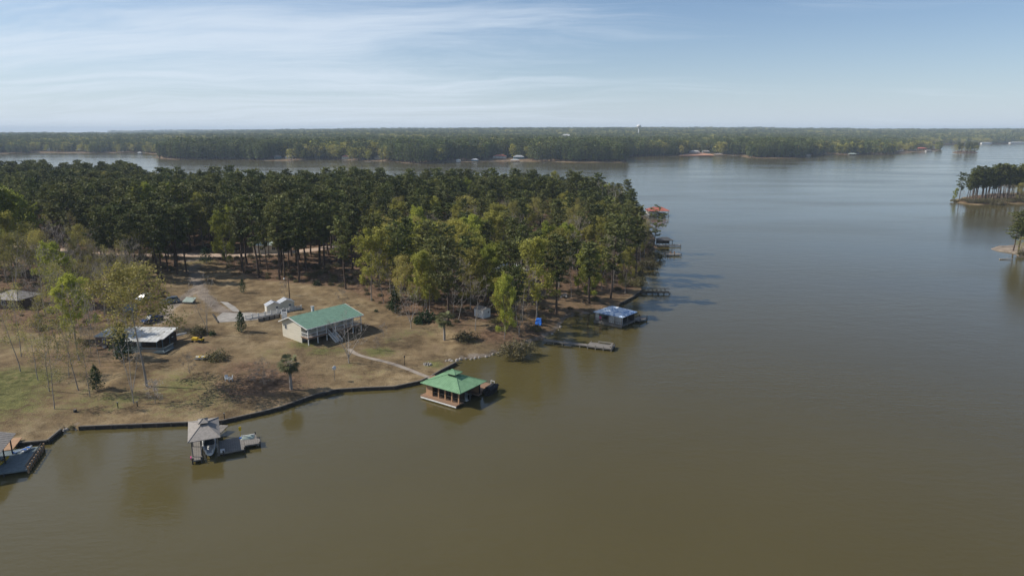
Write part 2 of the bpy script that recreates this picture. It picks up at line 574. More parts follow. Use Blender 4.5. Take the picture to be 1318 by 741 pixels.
def proto_pine(seed, h=22.0, R_=3.6, crown0=0.55, clumps=3, per=20, leaf=0.42, lean=0.0, gap=0.0):
    rg = np.random.default_rng(seed)
    w = Wood(); pts = []
    p = np.array([0, 0, -0.4]); n = 8
    axis = [p]
    d = np.array([lean, 0, 1.0])
    for i in range(n):
        q = p + (d + rg.normal(size=3) * np.array([.035, .035, 0])) * (h + .4) / n * 0.97
        w.seg(p, q, 0.27 * (1 - i / n) + 0.05, 0.27 * (1 - (i + 1) / n) + 0.05, 6)
        p = q; axis.append(p)
    axis = np.array(axis)
    def on(t):
        z = t * n; i = min(int(z), n - 1)
        return axis[i] + (axis[i + 1] - axis[i]) * (z - i)
    nl = 34
    for k in range(nl):
        u = (k + rg.uniform(0, 1)) / nl
        if rg.random() < gap: continue
        t = crown0 + (1 - crown0) * u * 0.98
        prof = math.sqrt(max(.05, 1 - ((u - .42) / .70) ** 2)) * (.62 + .38 * min(1, u * 3))
        L = R_ * prof * rg.uniform(0.45, 1.2)
        az = k * 2.4 + rg.uniform(-.5, .5)
        o = on(t)
        dr = np.array([math.cos(az), math.sin(az), rg.uniform(-.05, 0.35) + .5 * max(0, u - .6)])
        e = o + dr * L
        w.seg(o, e, 0.07, 0.03, 3)
        for c in range(clumps):
            f = 1.0 - 0.3 * c
            cc = o + dr * L * f + rg.normal(size=3) * 0.25
            rr = rg.uniform(0.55, 0.95) * (0.7 + 0.3 * prof)
            g = rg.normal(size=(per, 3)) * np.array([rr, rr, rr * 0.5]) * 0.62
            pts.append(cc + g)
    # stubs of dead limbs below the crown
    for k in range(7):
        o = on(rg.uniform(min(.12, crown0), crown0)); az = rg.uniform(0, 6.28)
        w.seg(o, o + np.array([math.cos(az), math.sin(az), .1]) * rg.uniform(.6, 1.8), 0.04, 0.02, 3)
    C = np.vstack(pts)
    V, Fq = quads_at(C, leaf, rg, 0.2)
    return w, V, Fq

def proto_hard(seed, h=18.0, per=8, leaf=0.26, rclump=0.7, width=.27, t0=.22, nlat=17, depth=2, r0=0.17, cover=1.0, up=.3, minr=.022, kids=(2, 3), round_=1.0, fork=0):
    """a leader with side limbs filling an uneven rounded crown; fork > 0 splits it low into several stems"""
    rg = np.random.default_rng(seed)
    w = Wood(); tips = []
    stems = max(1, fork)
    for sidx in range(stems):
        if fork:
            az0 = sidx * 6.28 / stems + rg.uniform(-.4, .4); ln = rg.uniform(.25, .45)
            base = np.array([0, 0, h * t0 * .4]); lean = np.array([math.cos(az0) * ln, math.sin(az0) * ln, 1.0])
            H = (h - base[2]) * rg.uniform(.8, 1.0)
            if sidx == 0: w.seg(np.array([0, 0, -.4]), base, r0, r0 * .85, 6)
        else:
            base = np.array([0, 0, -.4]); lean = np.array([rg.normal() * .05, rg.normal() * .05, 1.0]); H = h + .2
        n = 8; ax = [base]
        dd_ = lean
        for i in range(n):
            dd_ = dd_ + rg.normal(size=3) * np.array([.05, .05, 0])
            q = ax[-1] + dd_ * H / n * .95
            f = 1 - i / n; rr0 = r0 * (.7 if fork else 1)
            w.seg(ax[-1], q, max(rr0 * f, minr), max(rr0 * (f - 1 / n), minr), 6)
            ax.append(q)
        ax = np.array(ax)
        for k in range(nlat // stems + (1 if fork else 0)):
            u = (k + rg.uniform(0, 1)) / (nlat // stems + 1)
            lo = t0 if not fork else .25
            t = min(.985, lo + (1 - lo) * u)
            z = t * n; i = min(int(z), n - 1); o = ax[i] + (ax[i + 1] - ax[i]) * (z - i)
            prof = math.sin(math.pi * min(.97, .17 + .78 * u)) ** .75
            L = h * width * max(.25, prof) * rg.uniform(.6, 1.2)
            az = k * 2.4 + rg.uniform(-.6, .6) + sidx
            e = .35 + u * .9 + rg.uniform(-.2, .3)
            nd = np.array([math.cos(az), math.sin(az), e]); nd /= np.linalg.norm(nd)
            branch(w, o, nd, L * .62, max(r0 * .36 * (1.15 - t), minr), depth, rg, tips, .55, up, kids, .62, minr)
        tips.append(ax[-1])
    T = np.array(tips)
    T = T[rg.random(len(T)) < cover]
    C = (T[:, None, :] + rg.normal(size=(len(T), per, 3)) * rclump * 0.55).reshape(-1, 3)
    sc = h / max(C[:, 2].max(), 1)
    V, Fq = quads_at(C, leaf, rg)
    w.V = [v * sc for v in w.V]
    return w, V * sc, Fq

def proto_cone(seed, h=6.0, r=1.7, n=1500, leaf=0.16, blunt=0.0):
    rg = np.random.default_rng(seed)
    w = Wood()
    w.seg(np.array([0, 0, -.3]), np.array([0, 0, h * .9]), 0.12, 0.03, 5)
    u = rg.random(n) ** 0.8
    az = rg.uniform(0, 6.28, n)
    lob = 1 + 0.30 * np.sin(az * 3 + u * 9 + seed) + 0.28 * np.sin(az * 5 - u * 26) + .18 * np.sin(u * 40)
    prof = (1 - u) ** (0.62 if not blunt else 0.42) * np.minimum(1, (u + .05) * 5)
    rad = r * prof * lob * rg.uniform(0.45, 1.0, n)
    C = np.column_stack([np.cos(az) * rad, np.sin(az) * rad, 0.25 + u * (h - .3)])
    V, Fq = quads_at(C, leaf, rg)
    return w, V, Fq

def proto_bush(seed, r=1.5, h=1.6, n=700, leaf=0.14):
    rg = np.random.default_rng(seed)
    w = Wood()
    for k in range(9):
        az = rg.uniform(0, 6.28); l = rg.uniform(.3, .8)
        w.seg(np.array([0, 0, -.2]), np.array([math.cos(az) * r * l, math.sin(az) * r * l, h * rg.uniform(.5, 1)]), .04, .02, 3)
    d = rg.normal(size=(n, 3)); d /= np.linalg.norm(d, axis=1)[:, None]; d[:, 2] = abs(d[:, 2])
    az = np.arctan2(d[:, 1], d[:, 0])
    k = (1 + .25 * np.sin(az * 3 + seed) + .15 * np.sin(az * 5)) * rg.uniform(.5, 1, n)
    C = d * np.array([r, r, h]) * k[:, None]
    V, Fq = quads_at(C, leaf, rg)
    return w, V, Fq

def proto_palm(seed, h=5.6):
    rg = np.random.default_rng(seed)
    w = Wood()
    p = np.array([0, 0, -.3])
    for i in range(6):
        q = p + np.array([rg.normal() * .03, rg.normal() * .03, (h - 1.3) / 6])
        w.seg(p, q, .24 - .01 * i, .22 - .01 * i, 8); p = q
    V = []; Fq = []
    for k in range(54):
        az = k * 2.4 + rg.uniform(-.2, .2); el = rg.uniform(-.85, 1.0)
        L = rg.uniform(0.55, 1.1)
        d = np.array([math.cos(az) * math.cos(el), math.sin(az) * math.cos(el), math.sin(el)])
        s = np.array([-math.sin(az), math.cos(az), 0])
        nrm = np.cross(d, s)
        o = p + d * L
        w.seg(p, o, .03, .02, 3)
        # costapalmate fan: folded blades drooping at the tip
        for j in range(7):
            a = (j - 3) * .36
            e = d * math.cos(a) + s * math.sin(a)
            tip = o + e * .95 + np.array([0, 0, -.28])
            m_ = o + e * .55
            i = len(V)
            V += [o, m_ + np.cross(e, nrm) * .09, tip, m_ - np.cross(e, nrm) * .09]
            Fq.append((i, i + 1, i + 2, i + 3))
    return w, np.array(V), np.array(Fq)

PROTO = {}
def add_proto(kind, seeds, fn, leafm, barkm, **kw):
    L = []
    for sd in seeds:
        w, V, Fq = fn(sd, **kw)
        hgt = max(V[:, 2].max() if len(V) else 0, max(v[:, 2].max() for v in w.V))
        tm = w.mesh('trunk_' + kind, M[barkm])
        cm = np_mesh('crown_' + kind, V, Fq, M[leafm]) if len(V) else None
        L.append((tm, cm, hgt))
    PROTO[kind] = L

add_proto('pine', range(10, 17), proto_pine, 'pine', 'bark_pine', crown0=.45, clumps=3, per=18, leaf=.40, R_=3.4)
add_proto('open_pine', [31, 32, 33], proto_pine, 'pine', 'bark_pine', R_=4.2, crown0=0.40, per=17, gap=.12, lean=.03)
add_proto('lean_pine', [41], proto_pine, 'pine', 'bark_pine', R_=5.2, crown0=0.38, per=15, gap=.3, lean=.12)
add_proto('yg', range(50, 55), proto_hard, 'yg', 'bark_grey', per=14, leaf=0.24, width=.31, nlat=21, t0=.24)
add_proto('bright', range(60, 63), proto_hard, 'bright', 'bark_grey', per=18, leaf=0.24, width=.33, t0=.14, nlat=22)
add_proto('olive', range(70, 73), proto_hard, 'olive', 'bark_grey', per=16, leaf=0.15, width=.31, rclump=.95)
add_proto('tall_olive', [74, 75], proto_hard, 'olive', 'bark_grey', per=17, leaf=0.15, width=.30, rclump=1.0, t0=.50, nlat=22, r0=.17)
add_proto('slim', range(80, 84), proto_hard, 'olive', 'bark_grey', per=3, leaf=0.14, width=.20, t0=.30, cover=.7, r0=.13, nlat=22)
add_proto('bare', range(90, 94), proto_hard, 'brush', 'bark_grey', per=2, leaf=0.075, width=.29, cover=.7, depth=3, nlat=15, minr=.026, r0=.15, rclump=.5)
add_proto('pale', [95, 96], proto_hard, 'brush', 'bark_pale', per=1, leaf=0.08, width=.25, t0=.25, cover=.3, depth=3, nlat=14, minr=.024, fork=3)
add_proto('smallbare', [97, 98], proto_hard, 'brush', 'bark_grey', h=5.0, per=2, leaf=0.06, width=.42, depth=3, nlat=14, r0=.07, rclump=.3, minr=.011, t0=.15)
add_proto('vase', [99, 111], proto_hard, 'brush', 'bark_pale', h=9.0, per=1, leaf=0.06, width=.34, depth=3, nlat=18, r0=.12, rclump=.3, minr=.015, t0=.3, fork=4, cover=.4)
add_proto('blossom', [100], proto_hard, 'blossom', 'bark_grey', h=5.0, per=2, leaf=0.08, width=.4, depth=3, nlat=12, r0=.07, rclump=.4, minr=.012, t0=.2, cover=.7)
add_proto('cone', [101, 102], proto_cone, 'evergreen', 'bark_grey')
add_proto('round', [103, 104], proto_cone, 'evergreen', 'bark_grey', h=6, r=2.2, blunt=1)
add_proto('bush', [105, 106, 107], proto_bush, 'brushleaf', 'bark_grey', n=1500, leaf=.10)
add_proto('greenbush', [108, 109], proto_bush, 'evergreen', 'bark_grey')
add_proto('palm', [110], proto_palm, 'palm', 'bark_grey')

_first = {}
def tree(kind, x, y, z, h, label, cat='tree', group=None, name=None, wide=1.0, crown_mat=None):
    v = random.randrange(len(PROTO[kind]))
    tm, cm, h0 = PROTO[kind][v]
    s = h / h0
    names = {'pine': 'pine_tree', 'open_pine': 'pine_tree', 'lean_pine': 'pine_tree', 'yg': 'hardwood_tree', 'bright': 'hardwood_tree', 'olive': 'budding_tree', 'tall_olive': 'budding_tree', 'slim': 'slender_tree',
             'bare': 'bare_tree', 'pale': 'bare_tree', 'smallbare': 'bare_sapling', 'vase': 'bare_tree', 'blossom': 'blossoming_sapling', 'cone': 'evergreen_tree', 'round': 'evergreen_tree',
             'bush': 'brown_bush', 'greenbush': 'green_bush', 'palm': 'palm_tree'}
    o = thing(name or names[kind], label, cat, (x, y, z), random.uniform(0, 6.28) if kind != 'lean_pine' else 0.0, group)
    o.scale = (s * wide, s * wide, s)
    if group: o.rotation_euler[0] = random.uniform(-.04, .04); o.rotation_euler[1] = random.uniform(-.04, .04)
    for nm, me in (('trunk' if 'bush' not in kind else 'stems', tm), ('crown' if 'bush' not in kind else 'foliage', cm)):
        if me is None: continue
        c = bpy.data.objects.new(nm, me)
        COL.objects.link(c)
        c.parent = o
    return o

placed = []
def ptree(kind, px, py, top, label, wide=1.0, group=None, cat='tree', name=None):
    g = ground(px, py)
    h = top_height(g, top)
    placed.append((g.x, g.y, max(1.2, h * 0.12)))
    return tree(kind, g.x, g.y, g.z, h, label, cat, group, name, wide)

# trees one can tell apart in the photograph: kind, base px, base py, top py, label, widening
TREES = [
 ('slim', 63, 503, 398, 'slender leafless trunk of the pair nearest the left corner of the lawn', 1.0),
 ('slim', 70, 526, 425, 'thin grey trunk closest to the seawall beside the green grass', .9),
 ('slim', 101, 502, 396, 'tall slender tree with faint buds between the two trunk pairs of the left grove', 1.0),
 ('bare', 129, 471, 385, 'slender leafless tree left of the dark cedar by the white-roofed trailer', .5),
 ('bare', 117, 455, 372, 'slender grey tree in the brown brush left of the trailer', .5),
 ('pale', 172, 519, 388, 'tall bare grey tree nearest the water in front of the trailer', .55),
 ('tall_olive', 189, 497, 330, 'big tan budding tree towering over the white-roofed trailer', 1.25),
 ('tall_olive', 163, 425, 345, 'tan budding tree behind the dark cedar at the trailer', .9),
 ('blossom', 200, 519, 486, 'small whitish blossoming sapling on the lawn near the seawall', 1.2),
 ('slim', 38, 470, 424, 'short leaning dead trunk by the green lawn at left', .4),
 ('slim', 75, 453, 370, 'slender tree rising beside the bright green crown at left', .9),
 ('slim', 88, 445, 380, 'slender grey tree in the brush behind the left grove', .9),
 ('slim', 52, 440, 378, 'thin leafless tree above the green lawn at the left', .9),
 ('bare', 142, 425, 360, 'thin leafless tree behind the left end of the trailer', .5),
 ('cone', 159, 463, 414, 'dark bushy cedar standing before the white-roofed trailer', 1.15),
 ('bright', 97, 440, 346, 'bright yellow-green leafy tree left of the trailer', .95),
 ('bright', 80, 392, 305, 'bright green leafy tree rising behind the yellow-green one at left', 1.0),
 ('cone', 125, 502, 469, 'small dark evergreen beside the slender trunks of the left grove', 1.0),
 ('pale', 267, 430, 350, 'bare white-limbed tree behind the yellow lawn tractor', .75),
 ('cone', 311, 427, 400, 'small cedar by the gravel pad left of the green-roofed house', 1.1),
 ('smallbare', 244, 480, 452, 'small bare tree on the lawn right of the trailer deck', 1.0),
 ('round', 313, 377, 359, 'small round dark evergreen on the shaded upper lawn', .75),
 ('smallbare', 366, 380, 360, 'small bare tree beside the pole behind the sheds', .9),
 ('vase', 449, 467, 404, 'bare spreading tree in front of the green-roofed house porch', 1.1),
 ('smallbare', 485, 450, 432, 'small bare sapling right of the garden path', .9),
 ('smallbare', 494, 435, 415, 'small bare tree right of the green-roofed house', 1.0),
 ('smallbare', 442, 392, 370, 'bare shrubby tree behind the green-roofed house', 1.1),
 ('smallbare', 340, 484, 460, 'bare shrubby tree in the brown thicket left of the tall palm', 1.3),
 ('cone', 509, 403, 373, 'dark green conical evergreen at the wood edge behind the house', 1.25),
 ('vase', 529, 422, 368, 'bare pale tree at the wood edge next to the dark conical evergreen', 1.1),
 ('bright', 649, 436, 349, 'bright yellow-green tree standing over the white shed by the cove', .62),
 ('vase', 668, 432, 385, 'bare grey tree on the bank above the brown waterside bush', 1.0),
 ('bare', 612, 425, 350, 'bare grey tree spreading before the small white shed', 1.1),
 ('bare', 590, 412, 345, 'bare grey tree left of the small white shed', 1.0),
 ('yg', 478, 387, 290, 'yellow-green tree leftmost of the spring trees behind the house', .95),
 ('pine', 513, 385, 284, 'tall pine standing between yellow-green trees behind the house', 1.0),
 ('yg', 503, 378, 286, 'yellow-green tree directly behind the tall pine at the lawn edge', .9),
 ('yg', 553, 402, 331, 'low yellow-green tree right of the dark conical evergreen', .9),
 ('yg', 548, 368, 281, 'yellow-green tree deep in the wood behind the low one', 1.0),
 ('bright', 524, 360, 276, 'small bright green crown above the yellow-green trees behind the house', .7),
 ('yg', 613, 372, 303, 'olive-yellow tree in the wood left of the white-roofed hidden house', 1.1),
 ('yg', 690, 412, 303, 'big yellow-green tree with pale trunk above the blue chairs', 1.1),
 ('bare', 672, 415, 330, 'bare tree between the yellow-green trees above the cove', .9),
 ('pine', 716, 404, 300, 'dark leaning pine between spring trees near the cove', 1.1),
 ('bright', 757, 387, 311, 'light green spring tree on the bank behind the blue-topped boathouse', .9),
 ('open_pine', 786, 384, 287, 'tall open pine nearest the seawall behind the blue-topped boathouse', 1.05),
 ('pine', 818, 352, 262, 'dark pine leaning towards the lake above the railed dock', 1.0),
 ('open_pine', 803, 362, 276, 'dark broad pine behind the tall open pine on the point', 1.1),
 ('lean_pine', 840, 324, 262, 'windblown open pine leaning out over the lake', .9),
 ('yg', 824, 335, 284, 'pale yellow-green tree at the water left of the windblown pine', .8),
 ('pale', 786, 300, 231, 'whitish bare tree rising above the far end of the point', .9),
 ('pine', 742, 290, 219, 'tall pine with a round top, left of the pair crowning the point', 1.1),
 ('pine', 768, 288, 222, 'tall pine with a round top, right of the pair crowning the point', 1.0),
 ('bright', -4, 352, 229, 'tall light green tree at the left edge before the pines', 1.2),
 ('bright', 22, 350, 236, 'yellow-green tree beside the dirt road at the left edge', 1.1),
 ('yg', 8, 362, 262, 'olive-yellow tree over the small brown house at the left edge', 1.0),
 ('pine', 38, 340, 262, 'dark pine before the dirt road at the left', .9),
 ('yg', 205, 345, 283, 'small light green tree before the dark pines near the drive entrance', .7),
 ('yg', 262, 318, 244, 'lone yellow-green crown poking out of the dark pines above the drive', .8),
 ('bright', 183, 318, 233, 'bright green crown left of a pair poking out of the dark pines', .8),
 ('bright', 233, 318, 233, 'bright green crown right of a pair poking out of the dark pines', .8),
 ('open_pine', 228, 352, 262, 'tall dark pine left of the gravel drive entrance', 1.0),
 ('open_pine', 334, 357, 248, 'tall pine foremost on the lawn edge above the sheds', 1.0),
 ('pine', 360, 360, 252, 'tall pine second along the lawn edge above the sheds', 1.0),
 ('pine', 385, 363, 262, 'tall pine third along the lawn edge above the sheds', 1.0),
 ('pine', 445, 372, 275, 'dark pine at the wood edge right behind the green-roofed house', 1.0),
 ('round', 266, 338, 318, 'squat dark evergreen on the grass beside the road', 1.3),
 ('palm', 375, 501, 457, 'palm standing by the seawall left of the green-roofed boathouse', 1.0),
 ('palm', 572, 438, 401, 'palm on the lawn between the house and the cove', 1.0),
]
for kind, px, py, tp, lab, wd in TREES:
    nm = 'leaning_dead_tree' if 'dead' in lab else None
    ptree(kind, px, py, tp, lab, wd, cat='palm tree' if kind == 'palm' else 'tree', name=nm)

for (px, py, tp) in ((150, 350, 262), (166, 352, 258), (184, 350, 262), (203, 353, 256), (216, 349, 264), (240, 349, 262), (140, 356, 270), (176, 360, 272), (209, 361, 275)):
    ptree('pine', px, py, tp, 'dark pine in the clump standing left of the gravel drive', random.uniform(.9, 1.15), 'pines left of the gravel drive')

BUSHES = [
 ('bush', 660, 456, 436, 'rounded olive-brown bush overhanging the cove, left half of the waterside clump', 1.2),
 ('bush', 677, 452, 437, 'rounded brown bush overhanging the cove, right half of the waterside clump', 1.1),
 ('greenbush', 548, 413, 397, 'dark green holly bush at the wood edge right of the conical evergreen', 1.3),
 ('greenbush', 539, 416, 406, 'low green bush beside the holly at the wood edge', 1.0),
 ('greenbush', 273, 431, 424, 'low green bush at the foot of the white-limbed bare tree', .8),
 ('bush', 257, 430, 417, 'brown brush pile left of the white-limbed bare tree', 1.3),
 ('smallbare', 328, 492, 474, 'twiggy brown thicket left of the tall palm, leftmost of three', 1.5),
 ('smallbare', 340, 495, 480, 'twiggy brown thicket left of the tall palm, middle one of three', 1.9),
 ('smallbare', 352, 491, 475, 'twiggy brown thicket left of the tall palm, rightmost of three', 1.5),
 ('bush', 278, 462, 448, 'brown brush behind the upturned yellow boat', 1.4),
 ('greenbush', 484, 401, 397, 'small green shrub on bare soil at the wood edge', .9),
 ('greenbush', 408, 367, 359, 'small yellowish green shrub at the edge of the upper lawn', .9),
 ('bush', 690, 425, 414, 'brown bush beside the blue chairs at the cove', 1.1),
 ('bush', 600, 437, 424, 'brown brush under the bare trees by the white shed', 1.5),
 ('bush', 93, 551, 546, 'scrubby brush in the gap of the seawall', 1.1),
 ('bush', 842, 333, 318, 'brown bank brush under the windblown pine', 1.3),
 ('bush', 832, 345, 330, 'brown bank brush above the railed dock', 1.3),
 ('bush', 820, 368, 352, 'tan bank brush at the shore end of the railed dock', 1.1),
]
for kind, px, py, tp, lab, wd in BUSHES:
    ptree(kind, px, py, tp, lab, wd, cat='bush')

# ---- the woods: seeded scatter, nearest ones as things, the deep rest as masses
def poisson(P, spacing_fn, n_try):
    x0, y0 = P.min(0); x1, y1 = P.max(0)
    cell = 4.0
    grid = {}
    out = []
    X = rng.uniform(x0, x1, n_try); Y = rng.uniform(y0, y1, n_try)
    ok = in_poly(P, X, Y)
    for x, y in zip(X[ok], Y[ok]):
        sp = spacing_fn(x, y)
        cx, cy = int(x // cell), int(y // cell)
        k = int(sp // cell) + 1
        bad = False
        for i in range(cx - k, cx + k + 1):
            for j in range(cy - k, cy + k + 1):
                for a, b in grid.get((i, j), ()):
                    if (a - x) ** 2 + (b - y) ** 2 < sp * sp:
                        bad = True; break
                if bad: break
            if bad: break
        if not bad:
            grid.setdefault((cx, cy), []).append((x, y)); out.append((x, y))
    return np.array(out)

CLEAR = [(655, 358, 11), (620, 408, 6), (592, 293, 9), (335, 320, 9), (590, 340, 5), (14, 392, 14), (300, 326, 8), (250, 332, 8), (700, 252, 6), (85, 330, 5), (860, 300, 2)]
CL = [(ground(a, b), r) for a, b, r in CLEAR]
ROAD = [(-260, 300), (-60, 314), (10, 316), (52, 319), (110, 327), (180, 329), (235, 328), (300, 329), (345, 327), (400, 322), (470, 312)]
ROADW = np.array([ground(a, b)[:2] for a, b in ROAD])

def px_of(x, y, z):
    """photo pixel of a world point"""
    dy = z - CAM_H
    c, s = math.cos(PITCH), math.sin(PITCH)
    dep = y * c - dy * s
    up = y * s + dy * c
    return 659 + F * x / dep, 370.5 - F * up / dep, dep

sites = poisson(WOODS, lambda x, y: 5.6 if y < 330 else 6.6, 90000)
sites = sites[near.inside(sites[:, 0], sites[:, 1])]
dS, _ = near.dist(sites[:, 0], sites[:, 1])
zz = near.z(sites[:, 0], sites[:, 1])
in_h = in_poly(HARDW, sites[:, 0], sites[:, 1])
in_t = in_poly(THIN, sites[:, 0], sites[:, 1])
rd = poly_dist(ROADW, sites[:, 0], sites[:, 1], False)
SC = {'pine': [], 'yg': [], 'bright': [], 'olive': [], 'bare': [], 'slim': []}
for i, (x, y) in enumerate(sites):
    u, v, dep = px_of(x, y, zz[i])
    if u < -330 or u > 1330 or dS[i] < 2.5 or (u > 816 and v < 300) or (u > 830 and v < 338): continue
    if rd[i] < (6.0 if u < 60 or 225 < u < 300 else 4.0): continue
    if any((g.x - x) ** 2 + (g.y - y) ** 2 < r * r for g, r in CL): continue
    if any((a - x) ** 2 + (b - y) ** 2 < r * r for a, b, r in placed): continue
    if u < 50 and v > 335: continue
    q = rng.random()
    gap_ = mnoise.noise(Vector((x * .028, y * .028, 3.1)))
    if gap_ > .22 and rng.random() < .55: continue
    if gap_ < -.25 and not in_t[i]: q = max(q, rng.random())
    if in_t[i]:
        if q < 0.30: continue
        k = ('pine' if q < .50 else 'slim' if q < .72 else 'yg' if q < .82 else 'bare')
    elif in_h[i]:
        if q < 0.03: continue
        if v < 325: k = 'pine' if q < .42 else 'yg' if q < .60 else 'bare' if q < .80 else 'olive'
        else: k = 'pine' if q < .25 else 'yg' if q < .44 else 'bright' if q < .52 else 'bare' if q < .88 else 'olive'
    else:
        k = 'pine' if q < .90 else 'yg' if q < .935 else 'bright' if q < .948 else 'bare' if q < .98 else 'olive'
    if k == 'pine':
        h = rng.uniform(17.5, 25.5) if y < 300 else rng.uniform(16.5, 25)
        if y > 400: h = rng.uniform(17, 24.5) if u < 190 else rng.uniform(13, 19)
        if in_h[i]: h *= .88
    elif k in ('yg', 'bright', 'olive'):
        h = rng.uniform(13, 20)
        if not in_h[i]: h = rng.uniform(16, 20) if y > 240 else h
    elif k == 'bare':
        h = rng.uniform(12, 18)
    else:
        h = rng.uniform(10, 15)
    if u > 700 and v < 330: h *= float(np.interp(u, [700, 780, 850], [1.0, .88, .68]))
    SC[k].append((dep, x, y, zz[i], h, u, v))

FOREST = {
 'pine': ('tall dark green pine packed among others in the wood behind the lawns', 'pines of the near wood', 'pine_forest'),
 'yg': ('yellow-green spring tree among the pines of the wood on the point', 'spring trees in the near wood', 'spring_forest'),
 'bright': ('fresh light green tree half hidden among the pines of the wood', 'fresh green trees in the near wood', 'green_forest'),
 'olive': ('tan budding tree half hidden in the wood on the point', 'budding trees in the near wood', 'budding_forest'),
 'bare': ('leafless grey tree half hidden in the wood on the point', 'leafless trees in the near wood', 'leafless_forest'),
 'slim': ('slender budding tree in the open ground of the wood near the cove', 'slender trees in the near wood', 'slender_forest'),
}
REST = {}
for k, L in SC.items():
    L.sort()
    keep = [t for t in L if -20 < t[5] < 1330][:(225 if k == 'pine' else 240)]
    ks = set(map(id, keep))
    lab, grp, nm = FOREST[k]
    for dep, x, y, z, h, u, v in keep:
        tree(k if k != 'pine' or random.random() < .68 else 'open_pine', x, y, z, h, lab, 'tree', grp, None, random.uniform(.75, 1.25))
    REST[k] = [t for t in L if id(t) not in ks]
print('SCATTER', {k: len(v) for k, v in SC.items()}, {k: len(v) for k, v in REST.items()})

gb_ = poisson(BRUSH, lambda x, y: 4.7, 1400)
gd_ = poisson(px_poly([(20, 400), (20, 470), (90, 500), (150, 480), (200, 440), (225, 400), (200, 380), (110, 380)]), lambda x, y: 4.8, 700)
n_g = 0
for (x, y) in np.vstack([gb_, gd_]):
    if any((a - x) ** 2 + (b - y) ** 2 < 6 for a, b, r in placed) or any((g.x - x) ** 2 + (g.y - y) ** 2 < (r * .8) ** 2 for g, r in CL) or rng.random() < .25: continue
    z = gz(x, y); u, v, dep = px_of(x, y, z)
    if u < -40 or (104 < u < 152 and 425 < v < 505) or (150 < u < 245 and v > 470) or (u < 48 and 378 < v < 425) or (118 < u < 236 and 412 < v < 470) or (188 < u < 262 and v < 425) : continue
    kk = rng.choice(['slim', 'bare', 'slim', 'bare' if v < 420 else 'slim', 'bare', 'olive' if v < 400 else 'slim'])
    placed.append((x, y, 1.5)); n_g += 1
    tree(str(kk), x, y, z, rng.uniform(11, 19), 'thin grey or barely budding tree in the open brown grove at left', 'tree', 'thin trees of the left grove', None, random.uniform(.8, 1.1))
print('GROVE', n_g)

# ---- geometry-node masses
def scatter_group(name, meshes):
    """instances of the given meshes on the vertices of a point mesh; per-point 'size' and 'turn'"""
    col = bpy.data.collections.new(name + '_models')
    for i, mats in enumerate(meshes):
        o = bpy.data.objects.new('%s_%02d' % (name, i), mats)
        col.objects.link(o)
    ng = bpy.data.node_groups.new(name, 'GeometryNodeTree')
    ng.interface.new_socket('Geometry', in_out='INPUT', socket_type='NodeSocketGeometry')
    ng.interface.new_socket('Geometry', in_out='OUTPUT', socket_type='NodeSocketGeometry')
    gi = ng.nodes.new('NodeGroupInput'); go = ng.nodes.new('NodeGroupOutput')
    ci = ng.nodes.new('GeometryNodeCollectionInfo')
    ci.inputs['Collection'].default_value = col
    ci.inputs['Separate Children'].default_value = True
    ci.inputs['Reset Children'].default_value = True
    ip = ng.nodes.new('GeometryNodeInstanceOnPoints')
    ip.inputs['Pick Instance'].default_value = True
    def attr(nm, t):
        n = ng.nodes.new('GeometryNodeInputNamedAttribute')
        n.data_type = t
        n.inputs['Name'].default_value = nm
        return n.outputs[0]
    ng.links.new(gi.outputs[0], ip.inputs['Points'])
    ng.links.new(ci.outputs[0], ip.inputs['Instance'])
    ng.links.new(attr('size', 'FLOAT_VECTOR'), ip.inputs['Scale'])
    ng.links.new(attr('turn', 'FLOAT_VECTOR'), ip.inputs['Rotation'])
    ng.links.new(attr('pick', 'INT'), ip.inputs['Instance Index'])
    ng.links.new(ip.outputs[0], go.inputs[0])
    return ng

def mass(name, ng, P, size, pick_n, label, cat):
    """P (n,3), size (n,) or (n,3)"""
    me = bpy.data.meshes.new(name)
    n = len(P)
    me.vertices.add(n)
    me.vertices.foreach_set('co', np.ascontiguousarray(P, np.float32).ravel())
    if size.ndim == 1: size = np.column_stack([size] * 3)
    a = me.attributes.new('size', 'FLOAT_VECTOR', 'POINT'); a.data.foreach_set('vector', size.astype(np.float32).ravel())
    t = np.zeros((n, 3)); t[:, 2] = rng.uniform(0, 6.28, n)
    a = me.attributes.new('turn', 'FLOAT_VECTOR', 'POINT'); a.data.foreach_set('vector', t.astype(np.float32).ravel())
    a = me.attributes.new('pick', 'INT', 'POINT'); a.data.foreach_set('value', rng.integers(0, pick_n, n).astype(np.int32))
    me.update()
    o = bpy.data.objects.new(name, me)
    COL.objects.link(o)
    md = o.modifiers.new('scatter', 'NODES')
    md.node_group = ng
    tag(o, label, cat, None, 'stuff')
    return o

def joined(kind, i, extra=''):
    """one mesh (two materials) of a tree's trunk and crown, for the masses"""
    tm, cm, h = PROTO[kind][i]
    def arr(me):
        V = np.zeros(len(me.vertices) * 3, np.float32); me.vertices.foreach_get('co', V)
        Fq = np.zeros(len(me.loops), np.int32); me.loops.foreach_get('vertex_index', Fq)
        return V.reshape(-1, 3), Fq.reshape(-1, 4)
    V1, F1 = arr(tm); V2, F2 = arr(cm)
    me = np_mesh(kind + '_mass', np.vstack([V1, V2]) / h, np.vstack([F1, F2 + len(V1)]), tm.materials[0])
    me.materials.append(cm.materials[0])
    me.polygons.foreach_set('material_index', np.r_[np.zeros(len(F1), np.int32), np.ones(len(F2), np.int32)])
    return me

